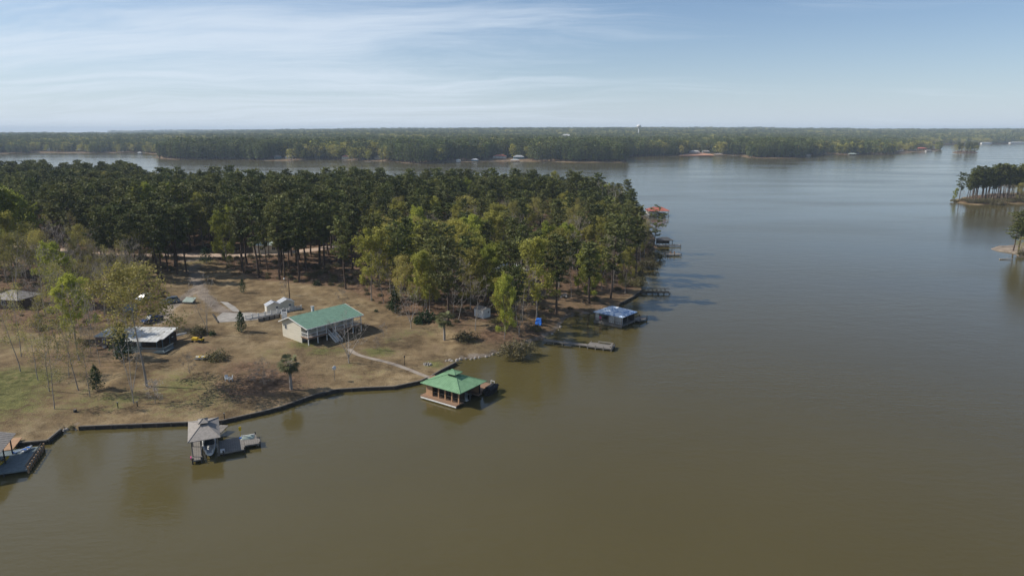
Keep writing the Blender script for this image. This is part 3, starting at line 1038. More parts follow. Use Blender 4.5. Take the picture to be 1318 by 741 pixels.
NG = {}
for k in REST:
    NG[k] = scatter_group(k + '_scatter', [joined(k, i) for i in range(len(PROTO[k]))])
    L = REST[k]
    if not L: continue
    A = np.array([t[1:5] for t in L])
    mass(FOREST[k][2], NG[k], A[:, :3], A[:, 3], len(PROTO[k]), 'farther part of the wood on the near shore, ' + {'pine': 'dark pines merging into one canopy', 'yg': 'yellow-green crowns among pines',
         'bright': 'fresh green crowns among pines', 'olive': 'tan budding crowns among pines', 'bare': 'leafless grey crowns among pines', 'slim': 'slender trunks'}[k], 'forest')

# forest-floor brush
us = poisson(WOODS, lambda x, y: 2.6, 60000)
bs = poisson(BRUSH, lambda x, y: 3.4, 3000)
us = us[(us[:, 1] < 330) & near.inside(us[:, 0], us[:, 1])]
us = us[poly_dist(ROADW, us[:, 0], us[:, 1], False) > 4]
us = us[~(in_poly(THIN, us[:, 0], us[:, 1]) & (rng.random(len(us)) < .7))]
us = np.vstack([us, bs[near.inside(bs[:, 0], bs[:, 1])]])
us = us[np.array([not any((g.x - x) ** 2 + (g.y - y) ** 2 < (r * .7) ** 2 for g, r in CL) for x, y in us])]
NGb = scatter_group('brush_scatter', [joined('bush', i) for i in range(3)] + [joined('smallbare', 0)] )
zb = near.z(us[:, 0], us[:, 1])
sz = rng.uniform(.5, 1.7, len(us))
EDGE = px_poly([(50, 322), (140, 330), (226, 334), (226, 352), (140, 348), (50, 342)])
eg = in_poly(EDGE, us[:, 0], us[:, 1]); sz[eg] *= 1.9
mass('undergrowth', NGb, np.column_stack([us, zb]), np.column_stack([sz * 1.3, sz * 1.3, sz]), 4, 'dry brown brush and twigs covering the floor of the wood', 'undergrowth')

# ------------------------------------------------------------------ materials of built things
def ribbed(name, c1, c2, rough=0.45, metal=0.0, scale=1.2):
    return surf(name, c1, c2, scale, rough, metal, stretch=(1, 1, 1), spec=0.5)

M['green_roof'] = ribbed('green_metal', (0.20, 0.35, 0.195), (0.13, 0.25, 0.13), .9)
M['teal_roof'] = ribbed('teal_green_metal', (0.155, 0.265, 0.19), (0.10, 0.185, 0.135), .8)
M['white'] = surf('white_paint', (0.72, 0.71, 0.68), (0.55, 0.54, 0.50), 1.5, .6)
M['cream'] = surf('cream_siding', (0.62, 0.57, 0.46), (0.50, 0.46, 0.37), 0.8, .7, stretch=(.3, .3, 4))
M['tin'] = surf('pale_tin', (0.62, 0.64, 0.66), (0.42, 0.42, 0.42), 0.9, .4, 0.3)
M['white_tin'] = surf('weathered_white_tin', (0.60, 0.60, 0.57), (0.30, 0.28, 0.24), 0.7, .6)
M['grey_roof'] = surf('grey_shingle', (0.30, 0.27, 0.24), (0.20, 0.18, 0.16), 2.5, .9)
M['dark_roof'] = surf('dark_shingle', (0.09, 0.09, 0.09), (0.06, 0.06, 0.06), 2.5, .9)
M['red_roof'] = surf('faded_red_metal', (0.48, 0.15, 0.10), (0.36, 0.12, 0.09), 1.0, .55)
M['brown'] = surf('brown_siding', (0.15, 0.105, 0.08), (0.10, 0.07, 0.055), 1.2, .8, stretch=(.3, .3, 4))
M['deck'] = surf('brown_decking', (0.30, 0.185, 0.115), (0.20, 0.125, 0.08), 1.4, .8, stretch=(.2, 5, 1))
M['old_wood'] = surf('weathered_grey_wood', (0.25, 0.225, 0.195), (0.11, 0.10, 0.09), 1.6, .95, stretch=(.4, 5, 1))
M['dark_wood'] = surf('dark_wet_wood', (0.055, 0.048, 0.040), (0.025, 0.022, 0.019), 2.0, .9)
M['tan_wood'] = surf('tan_boards', (0.42, 0.25, 0.14), (0.30, 0.18, 0.10), 1.8, .75)
M['blue_deck'] = surf('blue_grey_paint', (0.17, 0.21, 0.22), (0.09, 0.115, 0.12), 1.6, .8)
M['glass'] = surf('dark_glass', (0.03, 0.04, 0.05), (0.015, 0.02, 0.025), .7, .28, spec=.5)
M['black'] = surf('black_fabric', (0.02, 0.02, 0.022), (0.012, 0.012, 0.013), 2, .7)
M['concrete'] = surf('old_concrete', (0.36, 0.33, 0.29), (0.21, 0.19, 0.165), .35, .95)
M['path'] = surf('pale_path', (0.34, 0.29, 0.235), (0.24, 0.19, 0.145), .5, .95)
M['road'] = surf('sandy_road', (0.50, 0.37, 0.27), (0.36, 0.26, 0.19), .25, .98)
M['stone'] = surf('pale_stones', (0.42, 0.38, 0.33), (0.24, 0.21, 0.18), 1.5, .9)
M['yellow'] = surf('yellow_plastic', (0.75, 0.50, 0.03), (0.62, 0.40, 0.03), 2, .4)
M['blue'] = surf('bright_blue_plastic', (0.02, 0.16, 0.60), (0.015, 0.11, 0.45), 2, .4)
M['pink'] = surf('magenta_plastic', (0.60, 0.06, 0.25), (0.5, 0.05, 0.2), 2, .5)
M['red'] = surf('red_paint', (0.45, 0.04, 0.03), (0.35, 0.03, 0.02), 2, .5)
M['car_silver'] = surf('silver_blue_paint', (0.25, 0.31, 0.38), (0.21, 0.26, 0.32), .8, .25, .4)
M['car_navy'] = surf('navy_paint', (0.025, 0.05, 0.13), (0.02, 0.04, 0.10), .8, .2, .2)
M['tyre'] = surf('rubber', (0.025, 0.025, 0.025), (0.018, 0.018, 0.018), 3, .9)
M['chrome'] = surf('bright_metal', (0.7, 0.7, 0.7), (0.6, 0.6, 0.6), 3, .25, .9)
M['teal'] = surf('teal_siding', (0.05, 0.16, 0.22), (0.04, 0.12, 0.17), 1, .7)
M['palegreen'] = surf('pale_green_tin', (0.42, 0.48, 0.40), (0.28, 0.32, 0.27), 1, .5)
M['clay'] = surf('red_clay', (0.48, 0.24, 0.15), (0.34, 0.2, 0.12), .05, .98)

def tarp_mat():
    m, nt, b = new_mat('blue_tarp_roofing')
    tc = nt.nodes.new('ShaderNodeTexCoord')
    n = N(nt, 'ShaderNodeTexNoise', Scale=0.55, Detail=5.0, Roughness=.6, Distortion=1.6)
    nt.links.new(tc.outputs['Object'], n.inputs['Vector'])
    r = ramp(nt, n.outputs['Fac'], [(0.34, (0.10, 0.18, 0.36)), (0.45, (0.24, 0.36, 0.54)), (0.50, (0.60, 0.65, 0.70)), (0.62, (0.76, 0.77, 0.78))])
    nt.links.new(r.outputs[0], b.inputs['Base Color'])
    b.inputs['Roughness'].default_value = .45
    return m
M['tarp'] = tarp_mat()

def local(center, rz):
    c, s = math.cos(rz), math.sin(rz)
    def to(p):   # world -> local xy
        dx, dy = p[0] - center[0], p[1] - center[1]
        return dx * c + dy * s, -dx * s + dy * c
    return to

# ------------------------------------------------------------------ green-roofed house
g = ground(397, 445)
RZ = R(51.5)
house = thing('house', 'cream house with green metal roof, white porch and stairs on the lawn', 'house', g, RZ)
Lh, Dp, D = 15.0, 2.7, 10.0
fl, ev, rdg = 1.7, 3.85, 5.5
zA = gz(*(Vector((g.x, g.y)) + Vector((-math.sin(RZ) * D, math.cos(RZ) * D)))) - g.z
mb = MB()
x0, x1 = 0.25, Lh - .25
for xx in (x0, x1 - .2):
    mb.hexa([(xx, Dp, -.4), (xx + .2, Dp, -.4), (xx + .2, Dp, ev + .45), (xx, Dp, ev + .45)][:4],
            [(xx, 6.4, -.4), (xx + .2, 6.4, -.4), (xx + .2, 6.4, rdg - .14), (xx, 6.4, rdg - .14)])
    mb.hexa([(xx, 6.4, -.4), (xx + .2, 6.4, -.4), (xx + .2, 6.4, rdg - .14), (xx, 6.4, rdg - .14)],
            [(xx, D, -.4), (xx + .2, D, -.4), (xx + .2, D, ev + .3), (xx, D, ev + .3)])
mb.box(x0 + .2, x1 - .2, Dp, Dp + .2, fl, ev + .4)
mb.box(x0 + .2, x1 - .2, D - .2, D, -.4, ev + .3)
mb.build('wall', M['cream'], house)
mb = MB(); mb.box(x0 + .2, x1 - .2, Dp + .6, Dp + .8, -.3, fl - .25); mb.build('foundation_wall', M['concrete'], house)
mb = MB()
qf = [(-.35, -.35, ev), (Lh + .35, -.35, ev), (Lh + .35, 6.4, rdg), (-.35, 6.4, rdg)]
qb = [(Lh + .35, D + .45, ev + .05), (-.35, D + .45, ev + .05), (-.35, 6.4, rdg), (Lh + .35, 6.4, rdg)]
mb.slab(qf, .12).ribs(qf, .6)
mb.slab(qb, .12).ribs(qb, .6)
roof = mb.build('roof', M['teal_roof'], house)
mb = MB(); mb.bar((-.38, -.37, ev - .05), (Lh + .38, -.37, ev - .05), .06, .2)
for sx in (-.38, Lh + .38):
    mb.bar((sx, -.35, ev - .05), (sx, 6.4, rdg - .05), .06, .2); mb.bar((sx, 6.4, rdg - .05), (sx, D + .45, ev), .06, .2)
mb.build('fascia', M['white'], house)
mb = MB(); mb.box(6.6, 7.1, 7.2, 7.7, 4.9, 6.3).box(6.5, 7.2, 7.1, 7.8, 6.3, 6.4); mb.build('chimney', M['tin'], roof)
mb = MB(); mb.box(0.05, Lh - .05, 0, Dp - .01, fl - .25, fl)
mb.build('porch_floor', M['deck'], house)
for i in range(7):
    xx = .1 + i * (Lh - .35) / 6
    mb = MB(); mb.box(xx, xx + .16, .05, .21, -.6, ev - .1); mb.build('porch_post', M['white'], house)
mb = MB()
def rail_run(mb, p, q, h=.95, step=.32, w=.05):
    p = Vector(p); q = Vector(q); n = max(2, int((q - p).length / step))
    up = Vector((0, 0, 1))
    mb.bar(p + up * h, q + up * h, .09, .1); mb.bar(p + up * .12, q + up * .12, .06, .08)
    for i in range(1, n):
        a = p.lerp(q, i / n)
        mb.bar(a + up * .12, a + up * h, w)
    return mb
rail_run(mb, (.15, .13, fl), (5.3, .13, fl)); rail_run(mb, (6.7, .13, fl), (Lh - .2, .13, fl)); rail_run(mb, (.15, .13, fl), (.15, Dp, fl))
mb.build('railing', M['white'], house)
st = MB()
n = 9
for i in range(n):
    zz_ = fl - (i + 1) * (fl + .5) / (n + 1)
    st.box(5.4, 6.6, -.38 * (i + 1), -.38 * i + .02, zz_ - .05, zz_)
for xx in (5.38, 6.62):
    st.bar((xx, 0, fl - .15), (xx, -3.5, -.55), .06, .28)
stairs = st.build('stairs', M['white'], house)
mb = MB()
for xx in (5.38, 6.62):
    a = Vector((xx, 0, fl)); b = Vector((xx, -3.5, -.35))
    mb.bar(a + Vector((0, 0, .9)), b + Vector((0, 0, .9)), .08, .1)
    for i in range(11):
        c = a.lerp(b, i / 10); mb.bar(c, c + Vector((0, 0, .9)), .05)
mb.build('stair_railing', M['white'], stairs)
def window(parent, x0, x1, y, z0, z1, axis='x', frame='white', glass='glass', out=-1):
    """framed window on the wall plane y=const (axis x) or x=const (axis y); out = side it faces"""
    e = .07; o = out * .03
    f = MB(); gl = MB()
    def bx(m, a0, a1, c0, c1, d0, d1):
        lo, hi = sorted((y + d0, y + d1))
        if axis == 'x': m.box(a0, a1, lo, hi, c0, c1)
        else: m.box(lo, hi, a0, a1, c0, c1)
    bx(gl, x0, x1, z0, z1, 0, o)
    for a in ((x0 - e, x0, z0 - e, z1 + e), (x1, x1 + e, z0 - e, z1 + e), (x0, x1, z0 - e, z0), (x0, x1, z1, z1 + e)):
        bx(f, *a, 0, o * 2.2)
    bx(f, (x0 + x1) / 2 - .02, (x0 + x1) / 2 + .02, z0, z1, o, o * 1.8)
    w = f.build('window', M[frame], parent)
    gl.build('pane', M[glass], w)
    return w
window(house, 8.2, 8.9, x0, 2.3, 3.3, 'y')
for xa in (1.5, 3.6, 8.5, 11.0):
    window(house, xa, xa + 1.2, Dp, fl + .8, fl + 1.9)
mb = MB(); mb.box(5.4, 6.4, Dp - .06, Dp, fl, fl + 2.05); dr = mb.build('door', M['white'], house)
mb = MB(); mb.box(6.22, 6.3, Dp - .12, Dp - .06, fl + .95, fl + 1.05); mb.build('handle', M['chrome'], dr)

# back steps from the patio
p = ground(366, 409)
sh = thing('patio_steps', 'white railed steps from the patio down to the back of the green-roofed house', 'steps', p, R(20))
mb = MB()
for i in range(5): mb.box(-.6, .6, -.3 * i - .3, -.3 * i, 0, 1.5 - .25 * i)
mb.build('tread', M['white'], sh)
mb = MB()
for s in (-.6, .6): rail_run(mb, (s, 0, 1.4), (s, -1.5, .3), .8, .3)
mb.build('railing', M['white'], sh)

# ------------------------------------------------------------------ patio, fence, sheds
def ribbon(name, pts, w, m, lift=.05, z=None, kind='structure'):
    P = [Vector(p) for p in pts]
    Q = []
    for a, b in zip(P[:-1], P[1:]):
        k = max(1, int((b - a).length / 1.2))
        Q += [a.lerp(b, i / k) for i in range(k)]
    Q.append(P[-1])
    # smooth the bends
    for _ in range(6):
        Q = [Q[0]] + [(Q[i - 1] + Q[i] * 2 + Q[i + 1]) / 4 for i in range(1, len(Q) - 1)] + [Q[-1]]
    V = []; Fq = []
    for i, c in enumerate(Q):
        d = (Q[min(i + 1, len(Q) - 1)] - Q[max(i - 1, 0)]); d.z = 0; d.normalize()
        nrm = Vector((-d.y, d.x, 0))
        ww = w * (1 + .18 * mnoise.noise(c * .35))
        for j, t in enumerate((-.5, -.17, .17, .5)):
            q = c + nrm * (ww * t)
            V.append((q.x, q.y, gz(q.x, q.y) + lift))
        if i:
            for j in range(3):
                a = (i - 1) * 4 + j
                Fq.append((a, a + 1, a + 5, a + 4))
    me = np_mesh(name, np.array(V), np.array(Fq)[:, ::-1], m)
    o = bpy.data.objects.new(name, me); COL.objects.link(o)
    return tag(o, kind=kind)
ribbon('road', [ground(a, b) for a, b in ROAD], 6.0, M['road'])
ribbon('path', [ground(a, b) for a, b in [(449, 449), (456, 456), (480, 462), (500, 466), (520, 473), (540, 481), (555, 486.5)]], 1.1, M['path'])

def patch(name, pxs, m, lift=.06, thick=.25):
    P = [ground(a, b) for a, b in pxs]
    v = [Vector((p.x, p.y)) for p in P]
    zt = sum(p.z for p in P) / len(P)
    X0 = min(p.x for p in P); X1 = max(p.x for p in P); Y0 = min(p.y for p in P); Y1 = max(p.y for p in P)
    A = np.array([(p.x, p.y) for p in P])
    pts = [(x, y) for x in np.arange(X0, X1, 1.3) for y in np.arange(Y0, Y1, 1.3) if in_poly(A, np.array([x]), np.array([y]))[0]]
    allp = v + [Vector(q) for q in pts]
    vv, e, f, *_ = delaunay_2d_cdt(allp, [(i, (i + 1) % len(v)) for i in range(len(v))], [], 1, 1e-4)
    T = np.array([t for t in f if len(t) == 3])
    V = np.array([(q.x, q.y, gz(q.x, q.y) + lift) for q in vv])
    me = np_mesh(name, V, T, m)
    o = bpy.data.objects.new(name, me); COL.objects.link(o)
    return tag(o, kind='structure')
patch('pavement', [(281, 415), (279, 408), (287, 402), (302, 403), (322, 402), (338, 404), (362, 403), (384, 396), (388, 397.5), (360, 405), (335, 411), (316, 413)], M['concrete'])
patch('pavement', [(300, 401), (290, 393), (283, 388), (293, 389), (303, 395), (310, 402)], M['concrete'], .05)

a, b = ground(316, 411.5), ground(388, 397.8)
fc = thing('picket_fence', 'white picket fence along the concrete patio behind the green-roofed house', 'fence', a, math.atan2(b.y - a.y, b.x - a.x))
L = (b - a).length
mb = MB(); mp = MB()
nseg = 9
for i in range(nseg):
    xa, xb = i * L / nseg, (i + 1) * L / nseg
    def zt(x):
        t = x / L
        q = a.lerp(b, t)
        return gz(q.x, q.y) - a.z
    za, zb_ = zt(xa), zt(xb)
    rail_run(mb, (xa, 0, za), (xb, 0, zb_), .95, .2, .09)
mb.build('picket_panel', M['white'], fc)
for i in range(nseg + 1):
    xa = i * L / nseg
    pm = MB(); pm.box(xa - .09, xa + .09, -.09, .09, zt(xa) - .3, zt(xa) + 1.2); pm.build('fence_post', M['white'], fc)
a, b = ground(333, 414), ground(360, 408.3)
rw = thing('retaining_wall', 'low grey wooden retaining wall below the white picket fence', 'retaining wall', a, math.atan2(b.y - a.y, b.x - a.x))
L = (b - a).length
mb = MB()
for k_ in range(3): mb.box(0, L, 0, .2 + .01 * k_, -.3 + .38 * k_, .07 + .38 * k_)
mb.build('timber', M['old_wood'], rw)
for i in range(5):
    mb = MB(); mb.box(i * L / 4 - .08, i * L / 4 + .08, -.16, -.002, -.4, .95); mb.build('post', M['dark_wood'], rw)
a, b = ground(274, 405), ground(281, 415.5)
lg = thing('timber_kerb', 'dark timber log edging the left end of the concrete pad', 'log', a, math.atan2(b.y - a.y, b.x - a.x))
mb = MB(); mb.tube((0, 0, .12), ((b - a).length, 0, .12 + b.z - a.z), .2, .17, 8); mb.build('log', M['dark_wood'], lg)

def shed(px, py, rz, w, d, ev_, rg_, wall, roofm, label, door_side=True, name='shed', win=True, cat='shed'):
    g = ground(px, py)
    t = thing(name, label, cat, g, rz)
    mb = MB()
    mb.hexa([(0, 0, -.3), (w, 0, -.3), (w, 0, ev_), (w / 2, 0, rg_ - .05), (0, 0, ev_)], [(0, d, -.3), (w, d, -.3), (w, d, ev_), (w / 2, d, rg_ - .05), (0, d, ev_)])
    mb.build('wall', M[wall], t)
    mb = MB()
    ql = [(-.15, d + .12, ev_ - .03), (-.15, -.12, ev_ - .03), (w / 2, -.12, rg_ + .05), (w / 2, d + .12, rg_ + .05)]
    qr = [(w + .15, -.12, ev_ - .03), (w + .15, d + .12, ev_ - .03), (w / 2, d + .12, rg_ + .05), (w / 2, -.12, rg_ + .05)]
    mb.slab(ql, .08).slab(qr, .08).ribs(ql, .5, .04, .03).ribs(qr, .5, .04, .03)
    mb.build('roof', M[roofm], t)
    if win: window(t, w * .62, w * .62 + .5, 0, ev_ * .5, ev_ * .5 + .55)
    if door_side:
        mb = MB(); mb.box(-.05, 0, d * .3, d * .3 + .8, -.1, 1.7); q = mb.build('door', M['white'], t)
        mb = MB(); mb.box(-.1, -.05, d * .3 + .68, d * .3 + .75, .8, .9); mb.build('handle', M['dark_wood'], q)
    return t
shed(344, 403, R(33), 3.6, 2.4, 1.85, 2.65, 'cream', 'tin', 'small cream shed with tin roof, left of the pair behind the house')
shed(361, 400.3, R(33), 3.6, 2.6, 2.1, 2.9, 'cream', 'tin', 'small cream shed with tin roof, right of the pair behind the house', False)
shed(622, 410, R(48), 2.6, 3.2, 2.2, 2.7, 'white', 'grey_roof', 'small white shed under bare trees near the cove')

# ------------------------------------------------------------------ trailer with white roof
g = ground(124, 446)
tr = thing('trailer_home', 'long low trailer home with weathered white roof and blue-grey deck', 'trailer home', g, R(-4))
Lt, Dt = 15.6, 5.2
mb = MB(); mb.box(0, 10.9, .05, Dt - .3, -.4, 2.35); mb.box(10.9, 11.1, 1.5, Dt - .3, -.4, 2.35); mb.box(11.1, Lt - .2, Dt - .5, Dt - .3, -.4, 2.35)
mb.build('wall', M['brown'], tr)
mb = MB()
q1 = [(-.25, -.2, 2.35), (5.0, -.2, 2.35), (5.0, Dt, 3.0), (.2, Dt, 3.0)]
q2 = [(5.6, -.9, 2.3), (Lt + .2, -.9, 2.3), (Lt + .2, Dt, 3.15), (5.6, Dt, 3.15)]
mb.slab(q1, .12).slab(q2, .14).ribs(q1, .9, .05, .03).ribs(q2, .9, .05, .03)
mb.build('roof', M['white_tin'], tr)
mb = MB()
q3 = [(8.0, -2.3, 2.12), (Lt - .4, -2.3, 2.12), (Lt - .4, -.95, 2.33), (8.0, -.95, 2.33)]
mb.slab(q3, .08).ribs(q3, .9, .04, .03); mb.build('awning', M['white_tin'], tr)
for xa in (8.1, 11.6, 15.0):
    mb = MB(); mb.box(xa, xa + .13, -2.25, -2.12, -.2, 2.05); mb.build('awning_post', M['blue_deck'], tr)
for xa in (15.35,):
    for ya in (-.7, 2.0):
        mb = MB(); mb.box(xa, xa + .13, ya, ya + .13, -.3, 2.4 + ya * .1); mb.build('carport_post', M['blue_deck'], tr)
for xa in (1.6, 3.4, 7.2): window(tr, xa, xa + .9, .05, 1.1, 1.8)
mb = MB(); mb.box(9.2, 10.1, -.02, .05, .3, 2.2); mb.build('door', M['white'], tr)
dk = MB(); dk.box(7.0, 17.6, -3.9, -.02, .15, .32); deck_o = dk.build('deck', M['blue_deck'], tr)
mb = MB(); rail_run(mb, (7.0, -3.85, .32), (17.5, -3.85, .32), .9, .16, .07); rail_run(mb, (17.5, -3.85, .32), (17.5, -.1, .32), .9, .16, .07); rail_run(mb, (7.0, -3.85, .32), (7.0, -.1, .32), .9, .16, .07)
mb.build('railing', M['blue_deck'], deck_o)

def hull(mb, L, w, h, pointed=True, z=0.0):
    """open boat hull along x, bow at +x"""
    n = 9
    rings = []
    for i in range(n + 1):
        t = i / n
        ww = w / 2 * (1 - (t ** 3.2 if pointed else t ** 6 * .5)) * (1 if t > .05 else .92)
        ww = max(ww, .03)
        zb_ = h * .25 * t ** 3; zt_ = h * (1 + .22 * t * t)
        x = L * t - L / 2
        rings.append([(x, -ww, z + zt_), (x, -ww * .72, z + zb_ + h * .12), (x, 0, z + zb_), (x, ww * .72, z + zb_ + h * .12), (x, ww, z + zt_),
                      (x, ww * .86, z + zt_ - .02), (x, ww * .6, z + zb_ + h * .45), (x, -ww * .6, z + zb_ + h * .45), (x, -ww * .86, z + zt_ - .02)])
    for a, b in zip(rings[:-1], rings[1:]):
        mb.hexa(a, b)
    return mb

p = ground(231, 436)
cn = thing('canoe', 'white canoe lying across the right end of the trailer deck', 'canoe', p + Vector((0, 0, .75)), R(50))
mb = MB(); hull(mb, 3.4, .8, .35); mb.build('hull', M['white'], cn)
for q_ in (-.8, .5):
    mb = MB(); mb.box(q_, q_ + .2, -.3, .3, .25, .3); mb.build('seat', M['old_wood'], cn)
p = ground(137, 446)
tb = thing('wash_tub', 'small white tub standing at the brown wall of the trailer', 'tub', p + Vector((0, -.6, 0)))
mb = MB(); mb.tube((0, 0, 0), (0, 0, .5), .35, .5, 10); mb.build('tub', M['white'], tb)
mb = MB(); mb.tube((0, 0, .5), (0, 0, .56), .54, .54, 10); mb.build('rim', M['chrome'], tb)

# ------------------------------------------------------------------ other houses of the near shore
def hip(mb, x0, x1, y0, y1, z0, z1, ridge, ribs_=0.0, th=.1):
    cy = (y0 + y1) / 2; cx = (x0 + x1) / 2
    ra, rb = (cx - ridge / 2, cy, z1), (cx + ridge / 2, cy, z1)
    A, B, C_, D_ = (x0, y0, z0), (x1, y0, z0), (x1, y1, z0), (x0, y1, z0)
    for poly in ([A, B, rb, ra], [B, C_, rb], [C_, D_, ra, rb], [D_, A, ra]):
        if ridge < .01 and len(poly) == 4: poly = [poly[0], poly[1], poly[2]]
        mb.poly(poly)
    dn = lambda p: (p[0], p[1], p[2] - th)
    for p, q in ((A, B), (B, C_), (C_, D_), (D_, A)):
        mb.poly([dn(p), dn(q), q, p])
    mb.poly([dn(A), dn(D_), dn(C_), dn(B)])
    for p, q in ((A, ra), (B, rb), (C_, rb), (D_, ra)):
        mb.bar(Vector(p) + Vector((0, 0, .03)), Vector(q) + Vector((0, 0, .03)), .12, .06)
    if ribs_:
        # standing seams on the four slopes, cut where they reach the hip
        hx = (x1 - x0) / 2; hy = (y1 - y0) / 2
        for sy in (-1, 1):
            x = x0 + ribs_
            while x < x1 - ribs_ / 2:
                t = min(1.0, min(x - x0, x1 - x) / max(hx - ridge / 2, .01))
                ye = cy + sy * hy
                mb.bar((x, ye, z0 + .02), (x, ye + (cy - ye) * t, z0 + (z1 - z0) * t + .02), .04, .04)
                x += ribs_
        for sx in (-1, 1):
            y = y0 + ribs_
            while y < y1 - ribs_ / 2:
                t = min(y - y0, y1 - y) / hy
                xe = cx + sx * hx; xr = cx + sx * ridge / 2
                mb.bar((xe, y, z0 + .02), (xe + (xr - xe) * t, y, z0 + (z1 - z0) * t + .02), .04, .04)
                y += ribs_
    return mb

def cottage(pos, rz, w, d, hgt, rg_, wall, roofm, label, ridge=None, nwin=2, name='house', door=True, deep=-.6):
    t = thing(name, label, 'house', pos, rz)
    mb = MB(); mb.box(0, w, 0, d, deep, hgt); mb.build('wall', M[wall], t)
    mb = MB(); hip(mb, -.45, w + .45, -.45, d + .45, hgt, rg_, w * .45 if ridge is None else ridge); mb.build('roof', M[roofm], t)
    for i in range(nwin):
        xa = w * (i + .6) / (nwin + .6)
        window(t, xa, xa + min(1.1, w * .12), 0, hgt * .4, hgt * .4 + 1.0)
    if door:
        mb = MB(); mb.box(w * .08, w * .08 + .9, -.05, 0, 0, 2.0); mb.build('door', M['white'], t)
    return t
g = ground(25, 399)
cottage(g - Vector((9, -2.0, 0)), R(-12), 9, 7, 2.6, 4.3, 'brown', 'grey_roof', 'small brown house with grey roof and white windows cut by the left frame edge', 1.5, 3)
cottage(ground(640, 364), R(15), 9, 7, 3.6, 5.4, 'blue_deck', 'white_tin', 'house with pale roof hidden among the trees above the white shed')
cottage(ground(584, 300), R(10), 10, 7, 3.4, 5.2, 'white', 'grey_roof', 'white house deep in the wood, glimpsed between pines')
cottage(ground(326, 326), R(5), 11, 6, 2.9, 4.2, 'cream', 'palegreen', 'pale green roofed house beyond the dirt road behind the front pines')

# ------------------------------------------------------------------ vehicles
def car(px, py, rz, paint, label, kind='suv', L=4.7):
    g = ground(px, py)
    t = thing('parked_car' if kind == 'suv' else 'pickup_truck', label, 'car' if kind == 'suv' else 'pickup truck', g, rz)
    w = 1.85
    mb = MB()
    def ring(x, zb_, zt_, ww): return [(x, -ww, zb_), (x, ww, zb_), (x, ww * .98, zt_), (x, -ww * .98, zt_)]
    R_ = [ring(-L / 2, .45, .85, w * .44), ring(-L / 2 + .15, .3, 1.0, w / 2), ring(L * .18, .28, 1.02, w / 2), ring(L / 2 - .35, .3, .9, w * .49), ring(L / 2, .4, .75, w * .42)]
    for a, b in zip(R_[:-1], R_[1:]): mb.hexa(a, b)
    if kind == 'pickup':
        mb.box(-L / 2 + .05, -L * .1, -w / 2 + .0, -w / 2 + .08, 1.0, 1.2); mb.box(-L / 2 + .05, -L * .1, w / 2 - .08, w / 2, 1.0, 1.2)
    mb.build('body', M[paint], t)
    xa, xb = (-L / 2 + .25, L * .12) if kind == 'suv' else (-L * .12, L * .14)
    mb = MB(); mb.hexa([(xa, -w * .47, 1.0), (xb + .45, -w * .47, 1.0), (xb + .45, w * .47, 1.0), (xa, w * .47, 1.0)],
                       [(xa + .25, -w * .38, 1.62), (xb - .15, -w * .38, 1.62), (xb - .15, w * .38, 1.62), (xa + .25, w * .38, 1.62)])
    mb.build('windows', M['glass'], t)
    mb = MB(); mb.hexa([(xa + .22, -w * .385, 1.62), (xb - .12, -w * .385, 1.62), (xb - .12, w * .385, 1.62), (xa + .22, w * .385, 1.62)],
                       [(xa + .32, -w * .35, 1.69), (xb - .25, -w * .35, 1.69), (xb - .25, w * .35, 1.69), (xa + .32, w * .35, 1.69)])
    mb.build('roof', M[paint], t)
    for sx in (-L * .3, L * .31):
        for sy in (-1, 1):
            mb = MB(); mb.tube((sx, sy * (w / 2 - .16), .34), (sx, sy * (w / 2 + .04), .34), .34, .34, 14); wh = mb.build('wheel', M['tyre'], t)
            mb = MB(); mb.tube((sx, sy * (w / 2 + .0), .34), (sx, sy * (w / 2 + .06), .34), .2, .2, 10); mb.build('rim', M['chrome'], wh)
    for sy in (-1, 1):
        mb = MB(); mb.box(L / 2 - .1, L / 2 + .02, sy * .62 - .16, sy * .62 + .16, .6, .74); mb.build('headlight', M['white'], t)
    mb = MB(); mb.box(L / 2 - .03, L / 2 + .05, -.7, .7, .36, .5); mb.build('bumper', M['chrome'], t)
    return t
car(219, 390, R(215), 'car_silver', 'silver-blue car parked under the trees above the trailer')
car(196, 414, R(240), 'car_navy', 'dark blue pickup parked right behind the white-roofed trailer', 'pickup', 4.9)
M['car_pale'] = surf('pale_car_paint', (0.38, 0.38, 0.37), (0.32, 0.32, 0.31), .8, .35, .0)
car(186, 386, R(250), 'car_pale', 'white car mostly hidden under the big budding tree', 'suv', 4.4)

def mower(px, py, rz):
    t = thing('lawn_tractor', 'yellow lawn tractor standing on the lawn right of the trailer', 'lawn tractor', ground(px, py), rz)
    s = 1.35
    mb = MB(); mb.box(0, .95 * s, -.3 * s, .3 * s, .35 * s, .75 * s).box(-.8 * s, 0, -.22 * s, .22 * s, .3 * s, .45 * s).box(-.85 * s, -.3 * s, -.45 * s, .45 * s, .5 * s, .6 * s); mb.build('body', M['yellow'], t)
    mb = MB(); mb.box(-.65 * s, -.25 * s, -.22 * s, .22 * s, .6 * s, .7 * s).box(-.75 * s, -.62 * s, -.22 * s, .22 * s, .7 * s, 1.05 * s); mb.build('seat', M['black'], t)
    mb = MB(); mb.bar((.05, 0, .7 * s), (-.12, 0, 1.0 * s), .06).tube((-.12, 0, 1.0 * s), (-.16, 0, 1.03 * s), .19, .19, 10); mb.build('steering_wheel', M['black'], t)
    for x, r in ((.7 * s, .2 * s), (-.55 * s, .3 * s)):
        for sy in (-1, 1):
            mb = MB(); mb.tube((x, sy * .34 * s, r), (x, sy * .52 * s, r), r, r, 12); mb.build('wheel', M['tyre'], t)
mower(255, 440, R(170))

